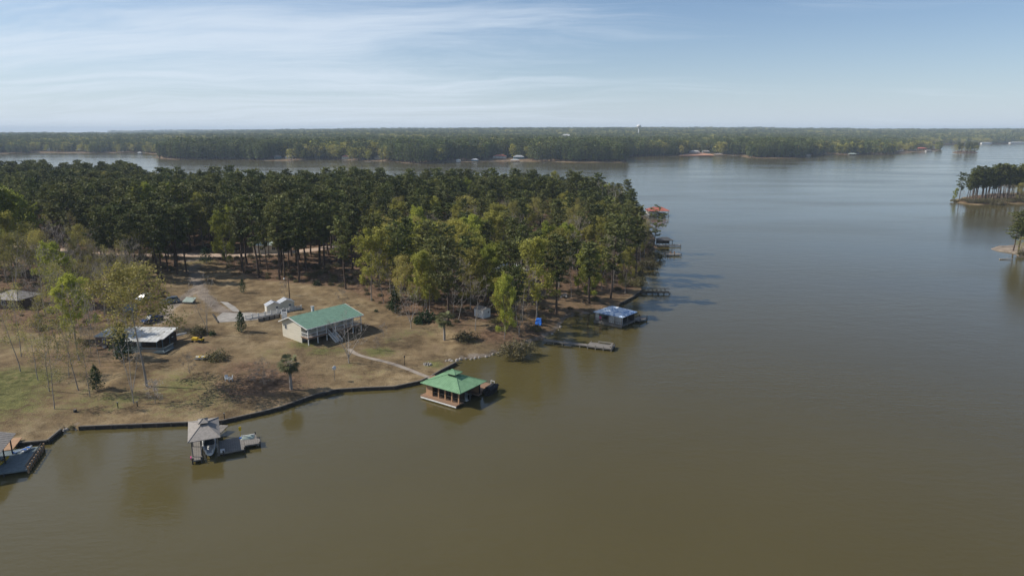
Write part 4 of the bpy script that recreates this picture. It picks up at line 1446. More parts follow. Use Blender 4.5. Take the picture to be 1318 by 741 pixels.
p = ground(262, 462)
jb = thing('rowing_boat', 'yellow and white small boat lying on the lawn by the brown brush', 'boat', p + Vector((0, 0, .05)), R(4))
mb = MB(); hull(mb, 3.4, 1.3, .5); mb.build('hull', M['white'], jb)
for sx in (-1.0, 0, .8):
    mb = MB(); mb.box(sx, sx + .28, -.5, .5, .38, .44); mb.build('bench', M['yellow'], jb)
for sy in (-1, 1):
    mb = MB(); mb.bar((-1.6, sy * .62, .53), (.6, sy * .62, .58), .08, .06); mb.build('gunwale', M['yellow'], jb)

def plastic_chair(p, rz, m, label, group=None, s=1.0, name='lawn_chair'):
    t = thing(name, label, 'chair', p, rz, group)
    t.scale = (s, s, s)
    mb = MB(); mb.box(-.28, .28, -.26, .26, .38, .44); mb.build('seat', M[m], t)
    mb = MB(); mb.hexa([(-.27, .22, .44), (.27, .22, .44), (.27, .27, .44), (-.27, .27, .44)], [(-.24, .38, .95), (.24, .38, .95), (.24, .42, .95), (-.24, .42, .95)]); mb.build('backrest', M[m], t)
    for sx in (-.25, .25):
        mb = MB(); mb.bar((sx, -.26, .62), (sx, .28, .64), .06, .04).bar((sx, -.24, .44), (sx, -.24, .62), .05); mb.build('armrest', M[m], t)
        for sy in (-.22, .24):
            mb = MB(); mb.bar((sx, sy, 0), (sx * .95, sy, .4), .05); mb.build('leg', M[m], t)
    return t
plastic_chair(ground(292, 490), R(30), 'white', 'white plastic chair on the lawn, left of the pair', None, 1.15)
plastic_chair(ground(297, 490), R(-60), 'white', 'white plastic chair on the lawn, right of the pair', None, 1.15)

p = ground(244, 390)
wh = thing('well_house', 'low box with pale green slanted tin lid beside the silver-blue car', 'pump house', p, R(-8))
mb = MB(); mb.box(-1.2, 1.2, -.8, .9, -.2, .55); mb.build('box', M['old_wood'], wh)
mb = MB(); q = [(-1.45, -1.0, .55), (1.45, -1.0, .55), (1.45, 1.05, 1.35), (-1.45, 1.05, 1.35)]; mb.slab(q, .06).ribs(q, .35, .05, .04); mb.build('lid', M['palegreen'], wh)
for sx in (-1.2, 1.1):
    mb = MB(); mb.box(sx, sx + .1, .8, .9, .55, 1.25); mb.build('lid_post', M['old_wood'], wh)
p = ground(169, 399)
tt = thing('tarp_tent', 'blue-grey tarp tent half hidden behind the big budding tree', 'tent', p, R(20))
mb = MB(); mb.poly([(-1.5, -1.1, 0), (1.5, -1.1, 0), (1.3, 0, 1.7), (-1.3, 0, 1.7)]).poly([(1.5, 1.1, 0), (-1.5, 1.1, 0), (-1.3, 0, 1.7), (1.3, 0, 1.7)]).poly([(-1.5, 1.1, 0), (-1.5, -1.1, 0), (-1.3, 0, 1.7)]); mb.build('canvas', M['car_silver'], tt)
mb = MB(); mb.tube((-1.35, 0, 0), (-1.3, 0, 1.75), .04).tube((1.35, 0, 0), (1.3, 0, 1.75), .04).tube((-1.3, 0, 1.73), (1.3, 0, 1.73), .03); mb.build('pole', M['chrome'], tt)

# poles, posts and small garden things
p = ground(373, 386); h = top_height(p, 357)
up_ = thing('utility_pole', 'brown wooden utility pole with a lamp behind the two sheds', 'utility pole', p)
mb = MB(); mb.tube((0, 0, -.3), (0, 0, h), .15, .1, 8); mb.build('pole', M['bark_pine'], up_)
mb = MB(); mb.bar((0, 0, h - .4), (-1.0, -.2, h - .1), .05); am = mb.build('lamp_arm', M['chrome'], up_)
mb = MB(); mb.tube((-1.05, -.2, h - .42), (-1.05, -.2, h - .08), .24, .12, 10); mb.build('lamp_head', M['white'], am)
p = ground(431, 490); h = top_height(p, 472)
bh = thing('birdhouse_pole', 'white birdhouse on a thin pole on the lawn before the seawall', 'birdhouse', p)
mb = MB(); mb.tube((0, 0, -.2), (0, 0, h - .5), .05, .05, 6); mb.build('pole', M['old_wood'], bh)
mb = MB(); mb.box(-.28, .28, -.25, .25, h - .5, h - .1); bx_ = mb.build('birdhouse', M['white'], bh)
mb = MB(); mb.hexa([(-.36, -.33, h - .1), (.36, -.33, h - .1), (.36, .33, h - .1), (-.36, .33, h - .1)], [(-.04, -.3, h + .15), (.04, -.3, h + .15), (.04, .3, h + .15), (-.04, .3, h + .15)]); mb.build('roof', M['tin'], bx_)
p = ground(521, 470); h = top_height(p, 458)
lp = thing('lamp_post', 'thin black lamp post beside the garden path', 'lamp post', p)
mb = MB(); mb.tube((0, 0, -.2), (0, 0, h - .3), .06, .05, 6); mb.build('pole', M['black'], lp)
mb = MB(); mb.tube((0, 0, h - .3), (0, 0, h), .1, .16, 8).tube((0, 0, h), (0, 0, h + .08), .18, .04, 8); mb.build('lantern', M['black'], lp)
p = ground(550, 469)
fr = thing('fire_ring', 'small ring of pale stones on the lawn near the boathouse path', 'fire ring', p)
for i in range(9):
    a_ = i * .698; mb = MB(); mb.tube((math.cos(a_) * .75, math.sin(a_) * .6, -.05), (math.cos(a_) * .72, math.sin(a_) * .58, .26), .24, .15, 6); mb.build('stone', M['stone'], fr)
mb = MB(); mb.tube((0, 0, 0), (0, 0, .06), .5, .45, 9); mb.build('ash_bed', M['black'], fr)
for (px, py, tp), lb in zip([(152, 525, 518), (177, 523, 517), (289, 539, 532)], ['short grey post on the lawn, left of the tall bare grey tree', 'short grey post just right of the tall bare grey tree', 'short dark post at the seawall behind the grey boathouse']):
    p = ground(px, py); h = top_height(p, tp)
    t = thing('garden_post', lb, 'post', p)
    mb = MB(); mb.tube((0, 0, -.2), (0, 0, h), .08, .07, 6); mb.build('post', M['dark_wood'], t)
    mb = MB(); mb.box(-.13, .13, -.13, .13, h - .02, h + .1); mb.build('cap', M['old_wood'], t)
p = ground(97, 530)
t = thing('tree_stump', 'small dark tree stump on the lawn of the left grove', 'stump', p)
mb = MB(); mb.tube((0, 0, -.1), (0, 0, .45), .32, .25, 9); mb.build('wood', M['dark_wood'], t)
mb = MB(); mb.tube((0, 0, .45), (0, 0, .47), .23, .22, 9); mb.build('cut_face', M['old_wood'], t)

# rocks on the natural bank
rk = [(584, 466), (588, 464.5), (594, 463.2), (600, 462.6), (606, 462.4), (612, 461.8), (618, 461.2), (624, 460), (630, 458.5), (636, 457), (641, 455.2), (645, 453.8), (711, 431), (717, 426), (722, 421.5), (84, 553.5), (88, 553.5), (98, 553.5), (575, 466), (579, 464)]
for i, (px, py) in enumerate(rk):
    px += random.uniform(-2.5, 2.5); p = ground(px, py - random.uniform(.2, 1.6))
    mb = MB(); rr = random.uniform(.14, .42)
    mb.tube((0, 0, -.2), (.05, .03, .1), rr, rr * .95, 7).tube((.05, .03, .1), (0, .05, rr * .7), rr * .95, rr * .4, 7)
    o = mb.build('rock', M['stone']); o.location = p; o.rotation_euler = (0, 0, i * 1.3)
    tag(o, 'pale rock lying on the natural bank of the cove between the seawalls' if i < 12 or i > 17 else 'pale rock at the water in the gap of the left seawall' if i in (15, 16, 17) else 'pale rock at the shore end of the bare wooden dock', 'rock', 'rocks on the cove bank' if i < 12 or i > 17 else 'rocks in the seawall gap' if i in (15, 16, 17) else 'rocks by the bare wooden dock')

# blue floats, trailer by the cove
p = ground(693, 418)
t = thing('pedal_boat', 'bright blue plastic pedal boat propped on the bank above the cove', 'pedal boat', p, R(-20))
mb = MB(); mb.hexa([(-.75, -.5, .0), (.75, -.5, 0), (.75, .4, 0), (-.75, .4, 0)], [(-.8, -.1, .75), (.8, -.1, .75), (.8, .5, .8), (-.8, .5, .8)]); mb.build('hull', M['blue'], t)
mb = MB(); mb.hexa([(-.8, .0, .85), (.65, .0, .85), (.65, .6, .82), (-.8, .6, .82)], [(-.65, .45, 1.6), (.55, .45, 1.6), (.55, .7, 1.6), (-.65, .7, 1.6)]); mb.build('seat_back', M['blue'], t)
p = ground(727, 382)
t = thing('rock_pile', 'pale pile of stones on the open bank above the blue-topped boathouse', 'rock pile', p)
mb = MB()
for i in range(14):
    a_ = random.uniform(0, 6.28); r_ = random.uniform(0, 1.4); z_ = max(0, .7 - r_ * .4)
    mb.tube((math.cos(a_) * r_ * 1.5, math.sin(a_) * r_, z_ - .2), (math.cos(a_) * r_ * 1.5 + .1, math.sin(a_) * r_, z_ + .3), .4, .22, 6)
mb.build('stones', M['stone'], t)

# ------------------------------------------------------------------ seawall
def seawall(i0, i1, label):
    P = [Vector((*xy(a, b), 0)) for a, b, _ in SHORE[i0:i1 + 1]]
    Q = []
    for a, b in zip(P[:-1], P[1:]):
        k = max(1, int((b - a).length / 2.2))
        Q += [a.lerp(b, j / k) for j in range(k)]
    Q.append(P[-1])
    t = thing('seawall', label, 'seawall', Q[0])
    o = Q[0]
    mb = MB(); cap = MB()
    for j, (a, b) in enumerate(zip(Q[:-1], Q[1:])):
        d = (b - a).normalized(); nr = Vector((d.y, -d.x, 0))    # outwards, to the water
        a0 = a - o; b0 = b - o
        zt_ = .6 + .03 * math.sin(j * 1.7)
        mb.hexa([a0 - nr * .05 + Vector((0, 0, -1)), b0 - nr * .05 + Vector((0, 0, -1)), b0 + nr * .14 + Vector((0, 0, -1)), a0 + nr * .14 + Vector((0, 0, -1))],
                [a0 - nr * .05 + Vector((0, 0, zt_)), b0 - nr * .05 + Vector((0, 0, zt_)), b0 + nr * .14 + Vector((0, 0, zt_)), a0 + nr * .14 + Vector((0, 0, zt_))])
        c = a0 + nr * .2
        mb.tube(c + Vector((0, 0, -1)), c + Vector((0, 0, .68 + .05 * math.sin(j * 2.3))), .11, .10, 6)
        cap.hexa([a0 - nr * .22 + Vector((0, 0, .63)), b0 - nr * .22 + Vector((0, 0, .63)), b0 - nr * .04 + Vector((0, 0, .63)), a0 - nr * .04 + Vector((0, 0, .63))],
                 [a0 - nr * .22 + Vector((0, 0, .67)), b0 - nr * .22 + Vector((0, 0, .67)), b0 - nr * .04 + Vector((0, 0, .67)), a0 - nr * .04 + Vector((0, 0, .67))])
    mb.build('planking', M['dark_wood'], t)
    cap.build('cap_board', M['old_wood'], t)
i_first = 0
seawall(0, 6, 'dark wooden seawall along the left lawn behind the cut-off boathouse')
seawall(9, 22, 'long dark wooden seawall curving from the left grove to the green-roofed boathouse')
i797 = [i for i, s_ in enumerate(SHORE) if s_[0] == 797][0]
seawall(i797, i797 + 2, 'short dark seawall on the point behind the blue-topped boathouse')

# ------------------------------------------------------------------ boathouses and docks
def rect3(Lp, Np, Rp, z):
    L_, N_, R_ = at(*Lp, z), at(*Np, z), at(*Rp, z)
    ex = (N_ - L_); ang = math.atan2(ex.y, ex.x)
    c = (L_ + R_) / 2
    hx = ex.length / 2
    ey = Vector((-math.sin(ang), math.cos(ang), 0))
    hy = abs((R_ - N_).dot(ey)) / 2
    return Vector((c.x, c.y, 0)), ang, hx, hy

def piles(t, pts, z0=-1.2, z1=.6, r=.11, m='dark_wood', name='pile'):
    for x, y in pts:
        mb = MB(); mb.tube((x, y, z0), (x, y, z1), r, r, 7); mb.build(name, M[m], t)

def deck_box(mb, x0, x1, y0, y1, z=.62, th=.16, plank=.32):
    x = x0
    while x < x1 - .02:
        w = min(plank - .02, x1 - x)
        mb.box(x, x + w, y0, y1, z - .05, z)
        x += plank
    mb.box(x0 + .02, x1 - .02, y0 + .02, y0 + .12, z - th - .05, z - .052).box(x0 + .02, x1 - .02, y1 - .12, y1 - .02, z - th - .05, z - .052)
    mb.box(x0 + .02, x0 + .12, y0 + .122, y1 - .122, z - th - .05, z - .052).box(x1 - .12, x1 - .02, y0 + .122, y1 - .122, z - th - .05, z - .052)
    return mb

# green-roofed boathouse
c, ang, hx, hy = rect3((540.5, 492), (592, 506.5), (627, 490), 3.0)
print('GREEN BH', c, math.degrees(ang), hx, hy)
bhs = thing('boathouse', 'tan boathouse with bright green hipped roof and cupola on the lake', 'boathouse', c, ang)
mb = MB(); hip(mb, -hx, hx, -hy, hy, 3.0, 4.55, 1.0, .45); rf = mb.build('roof', M['green_roof'], bhs)
mb = MB(); mb.box(-.75, .75, -.6, .6, 4.1, 4.85); mb.build('cupola_wall', M['dark_wood'], rf)
mb = MB(); hip(mb, -1.3, 1.3, -1.1, 1.1, 4.85, 5.35, .1, .3, .06); mb.build('cupola_roof', M['green_roof'], rf)
mb = MB()
deck_box(mb, -hx + .1, hx - .75, -hy - .15, -hy + 1.9)
deck_box(mb, -hx + .1, -hx + 1.6, -hy + 1.92, hy - .6)
deck_box(mb, -hx + 1.62, hx - .75, hy - 1.7, hy - .6)
mb.build('deck', M['deck'], bhs)
mb = MB(); mb.box(-hx + .3, hx - .8, -hy - .28, -hy - .17, .22, .42); mb.build('float_edge', M['white'], bhs)
wx0, wx1, wy0, wy1 = -hx + .75, hx - .95, -hy + .75, hy - .8
mb = MB(); mb.box(wx0, wx0 + .12, wy0, wy1, .62, 2.95); mb.box(wx0 + .12, wx0 + 1.3, wy0, wy0 + .12, .62, 2.95); mb.box(wx0 + .12, wx1, wy1 - .12, wy1, .62, 2.95)
mb.build('wall', M['tan_wood'], bhs)
for i in range(5):
    xx = wx0 + 1.3 + (wx1 - wx0 - 1.5) * i / 4
    mb = MB(); mb.box(xx, xx + .24, wy0, wy0 + .2, .62, 2.93); mb.build('post', M['tan_wood'], bhs)
    if i < 4:
        xb = wx0 + 1.3 + (wx1 - wx0 - 1.5) * (i + 1) / 4
        mb = MB(); mb.bar((xx + .24, wy0 + .1, 2.86), (xb, wy0 + .1, 2.86), .1, .12); mb.build('lintel', M['dark_wood'], bhs)
        mb = MB(); mb.bar((xx + .24, wy0 + .1, 1.5), (xb, wy0 + .1, 1.5), .06, .07)
        q_ = (xb - xx - .24) / 5
        for k_ in range(1, 5): mb.bar((xx + .24 + q_ * k_, wy0 + .1, .62), (xx + .24 + q_ * k_, wy0 + .1, 1.5), .03)
        mb.build('screen_frame', M['dark_wood'], bhs)
for yy in (0.0, wy1 - .2):
    mb = MB(); mb.box(wx1 - .2, wx1, yy, yy + .2, -1.0, 2.93); mb.build('post', M['dark_wood'], bhs)
mb = MB(); mb.box(wx0 + .5, wx1 - .1, wy0 + 1.7, wy0 + 1.8, .62, 2.93); mb.build('inner_wall', M['dark_wood'], bhs)
piles(bhs, [(x, y) for x in (-hx + .4, -1.3, 1.5, hx - 1.0) for y in (-hy + .2, hy - .8)])
mb = MB(); deck_box(mb, .3, hx - 1.3, hy - .55, hy + 4.2); ext = mb.build('dock_platform', M['deck'], bhs)
piles(bhs, [(.5, hy + 4.0), (hx - 1.5, hy + 4.0), (hx - 1.5, hy + 1.6)], -1.2, 1.0)
mb = MB(); mb.bar((hx - 1.4, hy + 4.1, .62), (hx - 1.4, hy + 4.1, 1.4), .08).bar((hx - 2.2, hy + 4.1, .62), (hx - 2.2, hy + 4.1, 1.4), .08).bar((hx - 2.2, hy + 4.1, 1.35), (hx - 1.4, hy + 4.1, 1.35), .06); mb.build('ladder_rail', M['white'], ext)
to = local(c, ang)
sp = ground(556, 486); lx, ly = to(sp)
mb = MB()
a_ = Vector((lx, ly, .96)); b_ = Vector((-hx + .6, hy - 1.4, .66))
mb.bar(a_, b_, 1.2, .12); mb.build('gangway', M['deck'], bhs)

def boat(pos, rz, label, L=6.0, w=2.2, hullm='white', trim='black', name='motor_boat', cover=False, pointed=True):
    t = thing(name, label, 'boat', pos, rz)
    mb = MB(); hull(mb, L, w, .95, pointed, z=-.25); mb.build('hull', M[hullm], t)
    mb = MB(); mb.hexa([(L * .05, -w * .36, .72), (L * .12, -w * .36, .72), (L * .12, w * .36, .72), (L * .05, w * .36, .72)], [(-.05 * L, -w * .32, 1.25), (0, -w * .32, 1.25), (0, w * .32, 1.25), (-.05 * L, w * .32, 1.25)]); mb.build('windscreen', M['glass'], t)
    for sy in (-.45, .45):
        mb = MB(); mb.box(-.12 * L - .25, -.12 * L + .25, sy - .25, sy + .25, .3, .65).box(-.12 * L - .3, -.12 * L - .2, sy - .25, sy + .25, .65, 1.1); mb.build('seat', M[trim], t)
    mb = MB(); mb.box(-L / 2 - .45, -L / 2 - .05, -.25, .25, .1, 1.0).box(-L / 2 - .35, -L / 2 - .2, -.08, .08, -.6, .1); mb.build('outboard_motor', M['black'], t)
    if cover:
        mb = MB(); mb.hexa([(-L * .45, -w * .47, .8), (L * .36, -w * .4, .9), (L * .36, w * .4, .9), (-L * .45, w * .47, .8)], [(-L * .4, -w * .2, 1.35), (L * .1, -w * .15, 1.5), (L * .1, w * .15, 1.5), (-L * .4, w * .2, 1.35)]); mb.build('boat_cover', M[trim], t)
    return t
E_ = lambda x, y, z, cc=None, aa=None: Vector(((cc or c).x + x * math.cos(aa if aa is not None else ang) - y * math.sin(aa if aa is not None else ang), (cc or c).y + x * math.sin(aa if aa is not None else ang) + y * math.cos(aa if aa is not None else ang), z))
boat(E_(hx - .3, hy + 2.0, .25), ang + R(95), 'dark covered boat moored at the brown platform of the green-roofed boathouse', 4.2, 1.7, 'black', 'black', cover=True)
boat(E_(.8, .2, .2), ang + R(180), 'boat inside the slip of the green-roofed boathouse', 5.0, 1.9, 'white', 'black')

# grey-roofed boathouse
c, ang, hx, hy = rect3((243, 569), (285, 562), (280, 536.5), 3.2)
print('GREY BH', c, math.degrees(ang), hx, hy)
gb = thing('boathouse', 'boathouse with grey shingled hipped roof and open boat slip', 'boathouse', c, ang)
mb = MB(); hip(mb, -hx, hx, -hy, hy, 3.2, 4.25, .3); rf = mb.build('roof', M['grey_roof'], gb)
for i_ in range(1):
    mb = MB(); mb.box(-.35, .35, -.3, .9, 3.95, 4.45); mb.build('cupola_wall', M['dark_wood'], rf)
    mb = MB(); hip(mb, -.7, .7, -.7, 1.3, 4.45, 4.85, .05, 0, .05); mb.build('cupola_roof', M['grey_roof'], rf)
mb = MB(); deck_box(mb, -hx + .3, -hx + 1.7, -hy - .9, hy - .3); deck_box(mb, -hx + 1.72, hx - .3, hy - 1.6, hy - .3); mb.build('walkway', M['old_wood'], gb)
for x in (-hx + .4, -hx + 1.6, hx - .5):
    for y in (-hy + .4, 0, hy - .5):
        mb = MB(); mb.box(x, x + .15, y, y + .15, -1.0, 3.12); mb.build('post', M['old_wood'], gb)
mb = MB(); mb.box(-hx + .42, -hx + .5, -hy + .4, -hy + 3.4, 2.2, 3.1); mb.build('side_panel', M['brown'], gb)
mb = MB(); deck_box(mb, hx - .28, hx + 3.3, -hy + .0, -hy + 4.6, .6); pf = mb.build('dock_platform', M['old_wood'], gb)
mb = MB(); deck_box(mb, hx + 3.32, hx + 5.6, -hy + 1.0, -hy + 2.9, .72); mb.build('upper_step', M['old_wood'], gb)
mb = MB(); deck_box(mb, hx + 3.32, hx + 5.2, -hy + 2.92, -hy + 5.2, .55); mb.build('lower_step', M['old_wood'], gb)
piles(gb, [(hx + 3.2, -hy + .1), (hx + 5.5, -hy + 1.1), (hx + 5.5, -hy + 2.9), (hx + 5.1, -hy + 5.1), (hx + .2, -hy + .1), (-hx + .4, -hy - .8), (-hx + 1.6, -hy - .8)], -1.2, .9)
mb = MB(); mb.bar((hx - .6, hy - .5, .64), (hx + .7, hy + 1.6, .96), 1.4, .12); mb.build('gangway', M['old_wood'], gb)
boat(E_(.55, -.5, .3, c, ang), ang + R(-90), 'white boat hanging in the slip under the grey-roofed boathouse', 6.2, 2.0, 'white', 'blue_deck', pointed=False)
o = thing('folding_canopy', 'teal and white boat cover lying on the dock beside the grey-roofed boathouse', 'boat cover', E_(hx + 3.9, -hy + 4.1, .58, c, ang), ang)
mb = MB(); mb.hexa([(-1.1, -.5, 0), (.9, -.7, 0), (1.1, .6, 0), (-.9, .7, 0)], [(-.6, -.2, .3), (.5, -.3, .4), (.6, .3, .32), (-.5, .35, .3)]); mb.build('cover', M['palegreen'], o)
mb = MB(); mb.bar((-1.1, 0, .35), (1.1, .1, .45), .07); mb.build('pole', M['white'], o)
mb = MB(); mb.bar((-.9, .5, .3), (1.0, -.3, .52), .06); mb.build('pole', M['white'], o)
o = thing('paddle', 'upright yellow and blue paddle on the dock right of the grey-roofed boathouse', 'paddle', E_(hx + 2.9, -hy + 4.2, .6, c, ang), ang)
mb = MB(); mb.bar((0, 0, .1), (0, .1, 1.3), .08); mb.build('shaft', M['yellow'], o)
mb = MB(); mb.box(-.2, .2, .05, .12, 1.3, 1.95); mb.build('blade', M['yellow'], o)
mb = MB(); mb.box(-.22, .22, -.12, .12, 0, .16); mb.build('foot', M['blue'], o)
o = thing('cooler', 'small white cooler on the dark dock at the corner of the grey-roofed boathouse', 'cooler', E_(hx + .1, -hy + .35, .6, c, ang), ang)
mb = MB(); mb.box(-.3, .3, -.2, .2, 0, .35); mb.build('body', M['white'], o)
mb = MB(); mb.box(-.32, .32, -.22, .22, .352, .42); mb.build('lid', M['tin'], o)
o = thing('life_ring', 'magenta float hung at the left walkway of the grey-roofed boathouse', 'float', E_(-hx + .26, -hy - .2, .62, c, ang), ang)
mb = MB(); mb.box(-.1, .0, -.35, .35, 0, .18).box(-.13, .03, -.3, .3, .18, .3); mb.build('float', M['pink'], o)

# boathouse cut by the left frame edge
rz = math.atan2(*(lambda a, b: (b.y - a.y, b.x - a.x))(at(0, 609, .6), at(35.6, 604, .6)))
dkN = at(35.6, 604, .6)
lb = thing('boathouse', 'boathouse cut by the left frame edge with grey-green roof and dark dock', 'boathouse', Vector((dkN.x, dkN.y, 0)), rz)
to = local(dkN, rz)
cR = at(43, 575, .6); ly = to(cR)[1]
print('LEFT BH', dkN, math.degrees(rz), 'dock depth', ly, to(cR))
mb = MB(); deck_box(mb, -12, 0, 0, ly, .6); mb.build('dock', M['blue_deck'], lb)
r1 = at(15.6, 557, 3.4); r0 = at(0, 588, 3.4)
a1 = to(r1); a0 = to(r0)
print('roof', a1, a0)
xr = (a1[0] + a0[0]) / 2
mb = MB()
q1 = [(xr, -.8, 3.3), (xr, max(a1[1], 7), 3.3), (xr - 4.0, max(a1[1], 7), 4.5), (xr - 4.0, -.8, 4.5)]
q2 = [(xr - 8.0, max(a1[1], 7), 3.3), (xr - 8.0, -.8, 3.3), (xr - 4.0, -.8, 4.5), (xr - 4.0, max(a1[1], 7), 4.5)]
mb.slab(q1, .1).slab(q2, .1).ribs(q1, .6, .04, .04).ribs(q2, .6, .04, .04); mb.build('roof', M['grey_roof'], lb)
for x in (xr - .5, xr - 7.6):
    for y in (.2, 3.2, 6.4):
        mb = MB(); mb.box(x, x + .15, y, y + .15, -1, 3.22); mb.build('post', M['dark_wood'], lb)
mb = MB()
for i in range(9):
    yy = .15 + i * (ly - .3) / 8
    mb.box(-.1, .12, yy - .09, yy + .09, -.8, 1.05)
mb.build('dock_post', M['tan_wood'], lb)
mb = MB(); rail_run(mb, (-.25, .1, .6), (-.25, ly - .1, .6), .55, .4); mb.build('railing', M['dark_wood'], lb)
sp = ground(20, 570.5); lx2, ly2 = to(sp)
mb = MB(); mb.bar((lx2, ly2 + 1.2, .98), (lx2 - .3, ly - .1, .66), 1.3, .1); mb.build('gangway', M['tan_wood'], lb)
piles(lb, [(-3, .15), (-6, .15), (-9, .15), (-3, ly - .15)], -1.2, .5)
pk = at(4.5, 594, .65)
o = thing('kayak', 'yellow kayak lying on the dock at the left frame edge', 'kayak', pk, rz + R(74))
mb = MB(); hull(mb, 2.6, .7, .3); mb.build('hull', M['yellow'], o)
mb = MB(); mb.box(-.3, .3, -.2, .2, .3, .36); mb.build('seat', M['black'], o)
pk = at(35, 579, .65)
o = thing('dinghy', 'white and blue dinghy on the dock next to the left frame edge', 'dinghy', pk, rz + R(60))
mb = MB(); hull(mb, 1.9, .9, .35); mb.build('hull', M['white'], o)
for q_ in (-.5, .2):
    mb = MB(); mb.box(q_, q_ + .2, -.32, .32, .3, .36); mb.build('seat', M['blue'], o)
pk = at(23, 581, .65)
o = thing('pool_float', 'flat blue float lying on the dock left of the white dinghy', 'float', pk, rz + R(40))
mb = MB(); mb.hexa([(-.7, -.3, 0), (.7, -.3, 0), (.7, .3, 0), (-.7, .3, 0)], [(-.65, -.25, .14), (.65, -.25, .14), (.65, .25, .14), (-.65, .25, .14)]); mb.build('mat', M['car_silver'], o)
mb = MB(); mb.tube((-.6, -.25, .16), (-.6, .25, .16), .1, .1, 8); mb.build('headrest', M['blue'], o)

# blue-topped boathouse
c, ang, hx, hy = rect3((762, 401), (800, 408.5), (822, 401.5), 2.8)
print('BLUE BH', c, math.degrees(ang), hx, hy)
bb = thing('boathouse', 'boathouse with patchy blue and white tarp roof near the wooded point', 'boathouse', c, ang)
mb = MB(); hip(mb, -hx, hx, -hy, hy, 2.8, 4.2, 1.8); mb.build('roof', M['tarp'], bb)
mb = MB(); deck_box(mb, -hx + .2, hx - .2, -hy + .1, hy - .3, .6); mb.build('deck', M['old_wood'], bb)
mb = MB(); mb.bar((-hx + .2, -hy + .06, .25), (hx - .2, -hy + .06, .25), .1, .35); mb.build('skirt', M['old_wood'], bb)
mb = MB(); mb.box(-hx + .3, -hx + .42, -hy + .5, hy - .5, .6, 2.7).box(-hx + .42, -hx + 1.5, -hy + .5, -hy + .6, .6, 2.7); mb.build('wall', M['white_tin'], bb)
mb = MB(); mb.box(-.2, hx - .6, -hy + 1.0, -hy + 1.1, .6, 2.5); mb.build('screen', M['tin'], bb)
mb = MB(); mb.box(-hx + .5, hx - .6, hy - .8, hy - .7, .6, 2.7); mb.build('back_wall', M['dark_wood'], bb)
for i in range(5):
    xx = -hx + .35 + i * (2 * hx - .9) / 4
    mb = MB(); mb.box(xx, xx + .14, -hy + .3, -hy + .44, -.8, 2.72); mb.build('post', M['old_wood'], bb)
for yy in (-.5, hy - .7):
    mb = MB(); mb.box(hx - .5, hx - .36, yy, yy + .14, -.8, 2.72); mb.build('post', M['old_wood'], bb)
mb = MB(); rail_run(mb, (-hx + .4, -hy + .2, .6), (hx - .4, -hy + .2, .6), .75, .5); mb.build('railing', M['old_wood'], bb)
piles(bb, [(x, y) for x in (-hx + .4, 0, hx - .5) for y in (-hy + .3, hy - .5)])
mb = MB(); deck_box(mb, hx - 1.6, hx + .9, hy - .1, hy + 3.8, .55); mb.build('dock_platform', M['old_wood'], bb)
piles(bb, [(hx + .8, hy + .1), (hx + .8, hy + 3.6), (hx - 1.4, hy + 3.6)], -1.2, 1.1)
mb = MB(); mb.bar((-hx + 1.0, hy - .4, .62), (-hx - .5, hy + 5.5, .95), 1.1, .12); mb.build('gangway', M['old_wood'], bb)
o = thing('life_vest', 'magenta life vest hanging at the front of the blue-topped boathouse', 'life vest', E_(-hx + 1.9, -hy + .62, 1.1, c, ang), ang)
for q_ in (-.28, .03):
    mb = MB(); mb.box(q_, q_ + .25, -.08, .08, 0, .75); mb.build('panel', M['pink'], o)
mb = MB(); mb.box(-.3, .3, -.1, -.081, .3, .38); mb.build('strap', M['black'], o)

# bare wooden dock
a = at(700, 437, .65); b = at(756, 443.6, .65); e = at(790, 444.5, .65)
rz = math.atan2(b.y - a.y, b.x - a.x)
wd = thing('wooden_dock', 'bare weathered wooden dock with a wider end in the cove', 'dock', Vector((a.x, a.y, 0)), rz)
Lw = (b - a).length
mb = MB(); deck_box(mb, 0, Lw, -.6, .6, .65, .16, .3); mb.build('walkway', M['old_wood'], wd)
rz2 = math.atan2(e.y - b.y, e.x - b.x) - rz
Le = (e - b).length
mb = MB(); deck_box(mb, Lw + .02, Lw + Le, -.9, 2.3, .66, .2, .3); pf = mb.build('platform', M['old_wood'], wd)
mb = MB()
mb.box(Lw + 2, Lw + Le - .4, 1.8, 2.2, 1.05, 1.12); mb.box(Lw + Le - .8, Lw + Le - .3, -.5, 1.4, 1.05, 1.12)
for x, y in ((Lw + 2.2, 2.0), (Lw + Le - 1, 2.0), (Lw + Le - .5, -.3), (Lw + Le - .5, 1.2)): mb.box(x - .06, x + .06, y - .06, y + .06, .66, 1.05)
mb.build('bench', M['old_wood'], pf)
for i in range(5):
    for sy in (-.55, .55):
        piles(wd, [(i * Lw / 5 + .5, sy)], -1.2, .62, .09, 'old_wood')
for i in range(4):
    for sy in (-.8, 2.2):
        piles(wd, [(Lw + .3 + i * (Le - .5) / 3, sy)], -1.2, .95, .11, 'old_wood')

# railed dock
a = at(824, 375.5, .7); b = at(861, 375.5, .7)
rz = math.atan2(b.y - a.y, b.x - a.x); Lr = (b - a).length
t = thing('railed_dock', 'narrow dark dock with posts and rails below the wooded point', 'dock', Vector((a.x, a.y, 0)), rz)
mb = MB(); deck_box(mb, 0, Lr, -.7, .7, .7); mb.build('walkway', M['dark_wood'], t)
mb = MB()
for sy in (-.65, .65): rail_run(mb, (0, sy, .7), (Lr, sy, .7), .95, 1.1, .1)
mb.build('railing', M['dark_wood'], t)
piles(t, [(i * Lr / 5 + .2, sy) for i in range(6) for sy in (-.65, .65)], -1.2, .7, .1)

